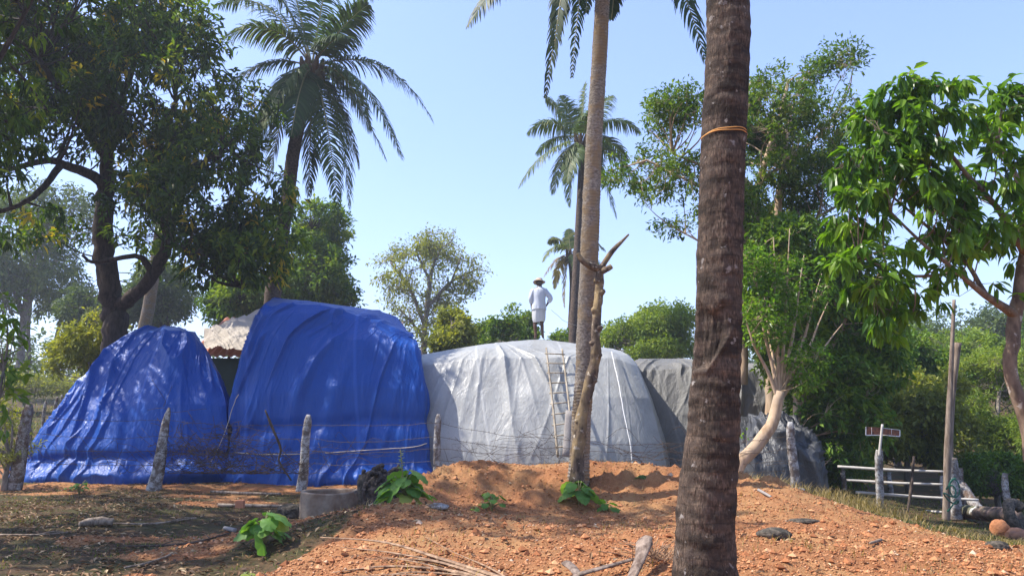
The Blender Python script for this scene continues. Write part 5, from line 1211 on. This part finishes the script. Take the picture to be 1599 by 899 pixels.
# branch leaning on the fence before the tall blue stack
m_ = MB(); P = [at(414,640,15.1), at(424,664,15.1), at(438,700,15.1), at(436,720,15.1), at(455,750,15.1)]; tube(m_, crom(P, 30), [.014,.028,.024,.02,.016], 8, bump=.25, seed=3, freq=4)
tube(m_, crom([at(438,700,15.1), at(450,712,15.0), at(468,724,15.0)], 8), .008, 5); tube(m_, crom([at(385,706,15.1), at(400,712,15.1), at(398,740,15.1)], 8), .008, 5)
tag(m_.build('branch', STICK_D), 'dead forked branch propped in the wires before the tall blue stack', 'branch')
# dead trunk by the slim palm
DEADB = bark_mat('dead_mottled_bark', (.035, .025, .018), (.16, .115, .08), (.28, .20, .10), 16, .5, 1.0, patch=((.38, .32, .24), 13, .60))
dt = thing('dead_tree', gp(at(908,752,11.6)[0], 11.6), 'dead knobbly forked trunk standing against the slim grey palm', 'dead tree')
m_ = MB(); P = [(900,752,11.6,15),(903,700,11.6,12.5),(909,650,11.6,12),(920,600,11.6,11),(930,555,11.6,10.5),(930,520,11.6,9),(934,470,11.6,8.5),(937,435,11.6,8),(936,415,11.6,7)]
tube(m_, crom([at(*p[:3]) for p in P], 90), [p[3]*.78*scl(p[1], p[2]) for p in P], 18, bump=.34, seed=9, freq=5); m_.build('trunk', DEADB, dt)
for P in ([(937,420,11.6,6.5),(925,416,11.55,5.5),(910,408,11.5,4.5),(902,396,11.5,3.5)],[(937,424,11.6,6),(945,408,11.6,5),(958,390,11.6,4),(982,366,11.6,1.4)],[(938,424,11.6,6),(948,420,11.5,5),(955,416,11.5,4.2)]):
    m_ = MB(); tube(m_, crom([at(*p[:3]) for p in P], 26), [p[3]*scl(p[1], p[2]) for p in P], 10, bump=.35, seed=P[1][0], freq=6); m_.build('limb', DEADB, dt)
_Q = crom([at(*p[:3]) for p in [(900,752,11.6),(903,700,11.6),(909,650,11.6),(920,600,11.6),(930,555,11.6),(930,520,11.6),(934,470,11.6),(937,435,11.6),(936,415,11.6)]], 90)
for (i_, sx, d_) in ((20,-1,.06),(34,1,.08),(44,1,.06),(50,-1,.06),(57,1,.07),(63,-1,.05),(70,1,.06),(76,-1,.05)):
    m_ = MB(); c = _Q[i_]; h_ = A([sx, -.5, .35]); tube(m_, crom([c, c + h_*.06, c + h_*(.05+d_*.7)], 8), [.07,.05,.025], 9, bump=.5, seed=i_, freq=9); m_.build('knot', DEADB, dt)

# ladder
ld = thing('ladder', at(872,712,16.55), 'rough bamboo ladder leaning on the milky white sheet', 'ladder')
LAD = bark_mat('bamboo', (.20, .16, .11), (.46, .40, .31), None, 14, .2, .3)
Lb, Lt, Rb, Rt = at(871,712,16.45), at(853,543,17.9), at(896,705,16.45), at(878,545,17.9)
for a_, b_ in ((Lb, Lt), (Rb, Rt)): m_ = MB(); tube(m_, crom([a_, (a_+b_)/2 + A([.01, -.03, 0]), b_], 30), [.03,.025,.022], 8, bump=.12, seed=int(a_[0]*9), freq=3); m_.build('rail', LAD, ld)
for k in range(10):
    f = .07 + k*.097; p = Lb*(1-f)+Lt*f; q_ = Rb*(1-f)+Rt*f; m_ = MB(); tube(m_, [p - A([.05, .02, 0]), q_ + A([.05, -.02, 0])], .016, 7, bump=.1, seed=k); m_.build('rung', LAD, ld)
m_ = MB(); a_, b_ = at(884,712,16.2), at(889,641,16.6); m_2 = unit(b_-a_); tube(m_, crom([a_, b_], 8), [.085,.08], 8, bump=.1, seed=4, flat=.3); tag(m_.build('plank', GREYCUT), 'short grey weathered plank propped beside the ladder', 'plank')

# dry palm frond stalks lying in the foreground
DRY = bark_mat('dry_frond', (.13, .075, .045), (.40, .26, .16), None, 18, .3, .4)
fr_ = thing('dry_palm_frond', gp(at(800,905,6.0)[0], 6.0), 'dry split palm frond fanned over the gravel at the bottom edge', 'palm frond')
for k, (pts, r) in enumerate((([(500,838),(600,846),(690,872),(790,912)],.014),([(532,854),(610,862),(700,880),(780,915)],.009),([(570,872),(660,874),(720,893),(770,915)],.008),([(520,893),(600,886),(690,890),(780,915)],.012),([(560,905),(640,896),(720,900),(790,918)],.008),([(665,838),(710,862),(760,890),(800,915)],.005),([(590,868),(660,882),(740,905)],.006),([(540,899),(640,903),(720,910)],.006))):
    P = []
    for px, py in pts:
        Y0 = 6.0 + (915-py)*.016; p = at(px, py, Y0); g_ = float(gz(A([p[0]]), A([Y0]))[0]); p[2] = max(p[2], g_+.02); P.append(p)
    m_ = MB(); tube(m_, crom(P, 30), [r*.7, r*1.6, r*2.1, r*2.6], 6, bump=.12, seed=k, flat=.35); m_.build('leaflet', DRY, fr_)
# frond butts near the thick palm
SHEATH = bark_mat('frond_butt', (.09, .06, .045), (.30, .23, .18), None, 16, .12, .7)
def butt(pts, rr, label, seed, flat=.45):
    m_ = MB(); tube(m_, crom([at(*p) for p in pts], 30), rr, 14, bump=.10, seed=seed, flat=flat, freq=3); return tag(m_.build('frond_butt', SHEATH), label, 'frond butt', 'dry frond butts beside the thick palm')
butt([(1012,838,6.2),(1006,848,6.15),(1000,870,6.0),(985,905,5.8)], [.042,.072,.048,.040], 'club ended pale frond butt standing up beside the thick palm', 1)
butt([(893,905,5.9),(905,896,5.95),(940,886,6.05),(990,872,6.3)], [.035,.030,.028,.022], 'long grey brown frond stalk lying under the standing butt', 2)
butt([(884,878,6.2),(896,888,6.1),(906,905,5.9)], [.045,.04,.03], 'short broken reddish butt at the end of the stalk', 3)
m_ = MB(); rg_ = np.random.default_rng(12)
for k in range(60):
    p = at(1025+rg_.normal()*18, 862+rg_.normal()*12, 6.35+.1*rg_.normal()); g_ = float(gz(A([p[0]]), A([p[1]]))[0]); p[2] = g_ + .01
    d_ = A([rg_.normal()*.5, rg_.normal()*.3, .25+.4*rg_.random()])*.35; tube(m_, crom([p, p + d_*.6, p + d_ - A([0, 0, .04])], 7), .003, 4)
tag(m_.build('dry_leaf_ribs', DRY), 'tuft of thin dry leaf ribs at the foot of the thick palm', 'dry leaves', kind='stuff')

# man's rope line and loose wire
rope([(861,484,20.2),(874,495,21),(890,505,23),(940,520,29)], .006, ROPE, 'thin line running from the man toward the far palms', seed=9)
rope([(1497,475,14.3),(1500,500,14.3),(1503,530,14.35)], .004, WIRE, 'thin wire hanging by the top of the tall pole', seed=10)

# ------------------------------------------------------------------ the man on the stack
SKIN = NT('brown_skin').bsdf((.10, .050, .030), .55)
HAIR = NT('grey_hair').bsdf((.10, .09, .085), .8)
SHIRT = NT('white_cotton'); SHIRT = SHIRT.bsdf((.60, .64, .70), .85, SHIRT.bump(SHIRT.noise(14, 4, .6, SHIRT.mapping((1, 1, .3))), .6, .02), .2, .12)
DHOTI = NT('off_white_wrap'); DHOTI = DHOTI.bsdf((.58, .59, .60), .85, DHOTI.bump(DHOTI.noise(16, 4, .6, DHOTI.mapping((1, 1, .2))), .6, .02), .2, .12)
STRAW = NT('straw'); STRAW = STRAW.bsdf(STRAW.mix(STRAW.noise(60, 3), (.34, .24, .16), (.55, .43, .32)), .8)
H = 1.66; fp = WP.copy()
man = thing('person', fp, 'person in white shirt, knee length wrap and straw hat standing on the white stack', 'person')
# skeleton: x to the right in the photo, the man faces away (+y)
J = {}; E = []
def j(n, x, y, z, r, par=None):
    J[n] = (x, y, z, r); 
    if par: E.append((par, n))
j('pelvis', .0, .0, .90, .125); j('waist', .0, .0, 1.02, .115, 'pelvis'); j('chest', .005, .01, 1.24, .125, 'waist'); j('collar', .01, .03, 1.38, .085, 'chest')
j('neck', .012, .05, 1.44, .050, 'collar'); j('skull0', .012, .075, 1.50, .070, 'neck'); j('skull1', .012, .09, 1.575, .082, 'skull0'); j('crown', .012, .085, 1.63, .062, 'skull1')
j('nose', .012, .175, 1.545, .014, 'skull1'); j('earL', -.075, .08, 1.545, .012, 'skull1'); j('earR', .098, .08, 1.545, .012, 'skull1')
# left arm hangs, hand forward of the thigh; right hand on the hip
j('shL', -.155, .02, 1.345, .055, 'collar'); j('elL', -.225, -.03, 1.10, .040, 'shL'); j('wrL', -.205, .10, .90, .026, 'elL'); j('paL', -.195, .125, .845, .032, 'wrL')
j('shR', .175, .02, 1.345, .055, 'collar'); j('elR', .315, -.03, 1.11, .040, 'shR'); j('wrR', .215, .03, .93, .026, 'elR'); j('paR', .18, .06, .90, .032, 'wrR')
for s_, pa, dx in (('L', (-.195, .125, .845), (0, .015, -1)), ('R', (.18, .06, .90), (-.75, .45, -.5))):
    d_ = unit(A(dx)); sd = unit(np.cross(d_, (0, 1, 0) if s_ == 'R' else (1, 0, 0)))
    for k, (o_, ln) in enumerate(((-.028, .062), (-.010, .072), (.009, .068), (.027, .054))):
        b0 = A(pa) + sd*o_ + d_*.03; j(f'f{s_}{k}a', *b0, .0095, 'pa'+s_); j(f'f{s_}{k}b', *(b0 + d_*ln*.55 + A((0, .008, 0))), .0085, f'f{s_}{k}a'); j(f'f{s_}{k}c', *(b0 + d_*ln + A((0, .02, 0))), .007, f'f{s_}{k}b')
    b0 = A(pa) - sd*.035 + d_*.0; j(f't{s_}a', *(b0 - sd*.012 + d_*.015), .010, 'pa'+s_); j(f't{s_}b', *(b0 - sd*.026 + d_*.045), .008, f't{s_}a')
j('hipL', -.085, .0, .86, .095, 'pelvis'); j('knL', -.115, .03, .47, .056, 'hipL'); j('caL', -.112, .0, .32, .052, 'knL'); j('anL', -.09, .0, .075, .034, 'caL'); j('heL', -.088, -.03, .035, .034, 'anL'); j('toL', -.13, .15, .025, .026, 'anL')
j('hipR', .085, .0, .86, .095, 'pelvis'); j('knR', .075, .04, .47, .056, 'hipR'); j('caR', .082, .01, .32, .052, 'knR'); j('anR', .095, .0, .075, .034, 'caR'); j('heR', .095, -.03, .035, .034, 'anR'); j('toR', .125, .155, .025, .026, 'anR')
nm = list(J); me = bpy.data.meshes.new('body'); me.from_pydata([J[n][:3] for n in nm], [(nm.index(a), nm.index(b)) for a, b in E], []); bo = bpy.data.objects.new('body', me); SC.collection.objects.link(bo)
md = bo.modifiers.new('skin', 'SKIN'); md.use_smooth_shade = True
for i, n in enumerate(nm):
    me.skin_vertices[0].data[i].radius = (J[n][3], J[n][3]); me.skin_vertices[0].data[i].use_root = (n == 'pelvis')
bo.modifiers.new('sub', 'SUBSURF').levels = 2; bo.modifiers['sub'].render_levels = 2
dg = bpy.context.evaluated_depsgraph_get(); me2 = bpy.data.meshes.new_from_object(bo.evaluated_get(dg)); bo.modifiers.clear(); bo.data = me2
me2.materials.clear(); me2.materials.append(SKIN); bo.parent = man
KS = H/1.70; bo.scale = (KS, KS, KS)
def M(p): return fp + A(p)*KS
def cloth_tube(name, mat, rings_, n=48, fold=.012, seed=0, fq=3.0, thick=True):
    """rings_: (cx, cy, z, rx, ry) from bottom to top"""
    Rr = crom(A(rings_), 40); a = np.arange(n)/n*2*np.pi; V = []
    for i, (cx, cy_, z, rx_, ry_) in enumerate(Rr):
        f = 1 + fold/.15*fbm(np.cos(a)*fq, np.sin(a)*fq, z*1.5, seed, 3)*(1-.5*i/40)
        V.append(np.stack([cx + rx_*np.cos(a)*f, cy_ + ry_*np.sin(a)*f, z + .012*np.sin(a*2+seed)*(1 if i < 3 else 0)], -1))
    V = A(V); idx = np.arange(V.shape[0]*n).reshape(-1, n)
    m_ = MB(); m_.add(fp + V.reshape(-1, 3)*KS, np.stack([idx[:-1], np.roll(idx[:-1], -1, 1), np.roll(idx[1:], -1, 1), idx[1:]], -1).reshape(-1, 4))
    return m_
m_ = cloth_tube('wrap', DHOTI, [(-.01,.02,.455,.150,.135),(-.005,.02,.52,.178,.155),(-.005,.015,.66,.188,.16),(0,.01,.82,.185,.155),(0,0,.98,.165,.135)], seed=3, fq=4, fold=.018); m_.build('wrap_skirt', DHOTI, man)
m_ = cloth_tube('shirt', SHIRT, [(.0,-.005,.80,.205,.165),(0,-.005,.90,.200,.160),(0,0,1.05,.185,.150),(.002,.005,1.20,.195,.150),(.005,.01,1.31,.200,.135),(.008,.02,1.375,.165,.115),(.01,.035,1.42,.085,.085),(.012,.045,1.445,.062,.066)], seed=5, fq=3.4, fold=.016)
for P, r in (([(-.13,.02,1.345),(-.175,.0,1.27),(-.225,-.03,1.11),(-.215,.04,1.0)],[.085,.078,.062,.058]), ([(.15,.02,1.345),(.20,.0,1.28),(.318,-.03,1.115),(.262,.0,1.01)],[.085,.078,.064,.056])):
    tube(m_, crom([M(p) for p in P], 24), A(r)*KS, 20, bump=.16, seed=int(P[0][0]*50), freq=9, cap=False)
tube(m_, crom([M((.012 + .066*math.cos(t), .045 + .07*math.sin(t), 1.445)) for t in np.linspace(0, 6.28, 30)], 30), .012, 7)
m_.build('shirt', SHIRT, man)
# hat: low crown and drooping brim
hm_ = MB(); n_ = 40; a_ = np.arange(n_)/n_*2*np.pi; pr = [(.172,-.028),(.165,-.012),(.13,.004),(.102,.012),(.098,.05),(.085,.082),(.05,.098),(.003,.100)]
Vh = np.stack([np.stack([r*np.cos(a_), r*np.sin(a_)*1.05, z + (.012*np.sin(2*a_+.6) if r > .12 else 0*a_)], -1) for r, z in pr]).reshape(-1, 3)
c_, s_ = math.cos(-.25), math.sin(-.25); Vh = np.stack([Vh[:, 0], Vh[:, 1]*c_ - Vh[:, 2]*s_, Vh[:, 1]*s_ + Vh[:, 2]*c_], -1)
idx = np.arange(n_*8).reshape(8, n_); hm_.add(fp + (Vh + A([.012, .075, 1.60]))*KS, np.stack([idx[:-1], np.roll(idx[:-1], -1, 1), np.roll(idx[1:], -1, 1), idx[1:]], -1).reshape(-1, 4))
ho = hm_.build('hat', STRAW, man); sd_ = ho.modifiers.new('thickness', 'SOLIDIFY'); sd_.thickness = .006
hb = MB(); v_ = []
import bmesh
bm = bmesh.new(); bmesh.ops.create_uvsphere(bm, u_segments=20, v_segments=12, radius=1); v_ = A([list(x.co) for x in bm.verts])*A([.088, .088, .075]); f_ = [[x.index for x in f.verts] for f in bm.faces]; bm.free()
hb.add(fp + (v_ + A([.012, .072, 1.565]))*KS, [f for f in f_ if len(f) == 4], [f for f in f_ if len(f) == 3]); hb.build('hair', HAIR, man)

# ------------------------------------------------------------------ air
USE_HAZE = True
if USE_HAZE:
    hz = MB(); box(hz, (0, 18, 9.5), (230, 250, 27)); ho_ = None
    mh = bpy.data.materials.new('haze'); mh.use_nodes = True; t = mh.node_tree; t.nodes.clear(); oo_ = t.nodes.new('ShaderNodeOutputMaterial'); pv = t.nodes.new('ShaderNodeVolumePrincipled')
    pv.inputs['Density'].default_value = .0012; pv.inputs['Color'].default_value = (.86, .92, 1, 1); pv.inputs['Anisotropy'].default_value = .3
    t.links.new(pv.outputs[0], oo_.inputs['Volume']); ho_ = hz.build('haze', mh, smooth=False); tag(ho_, kind='stuff')
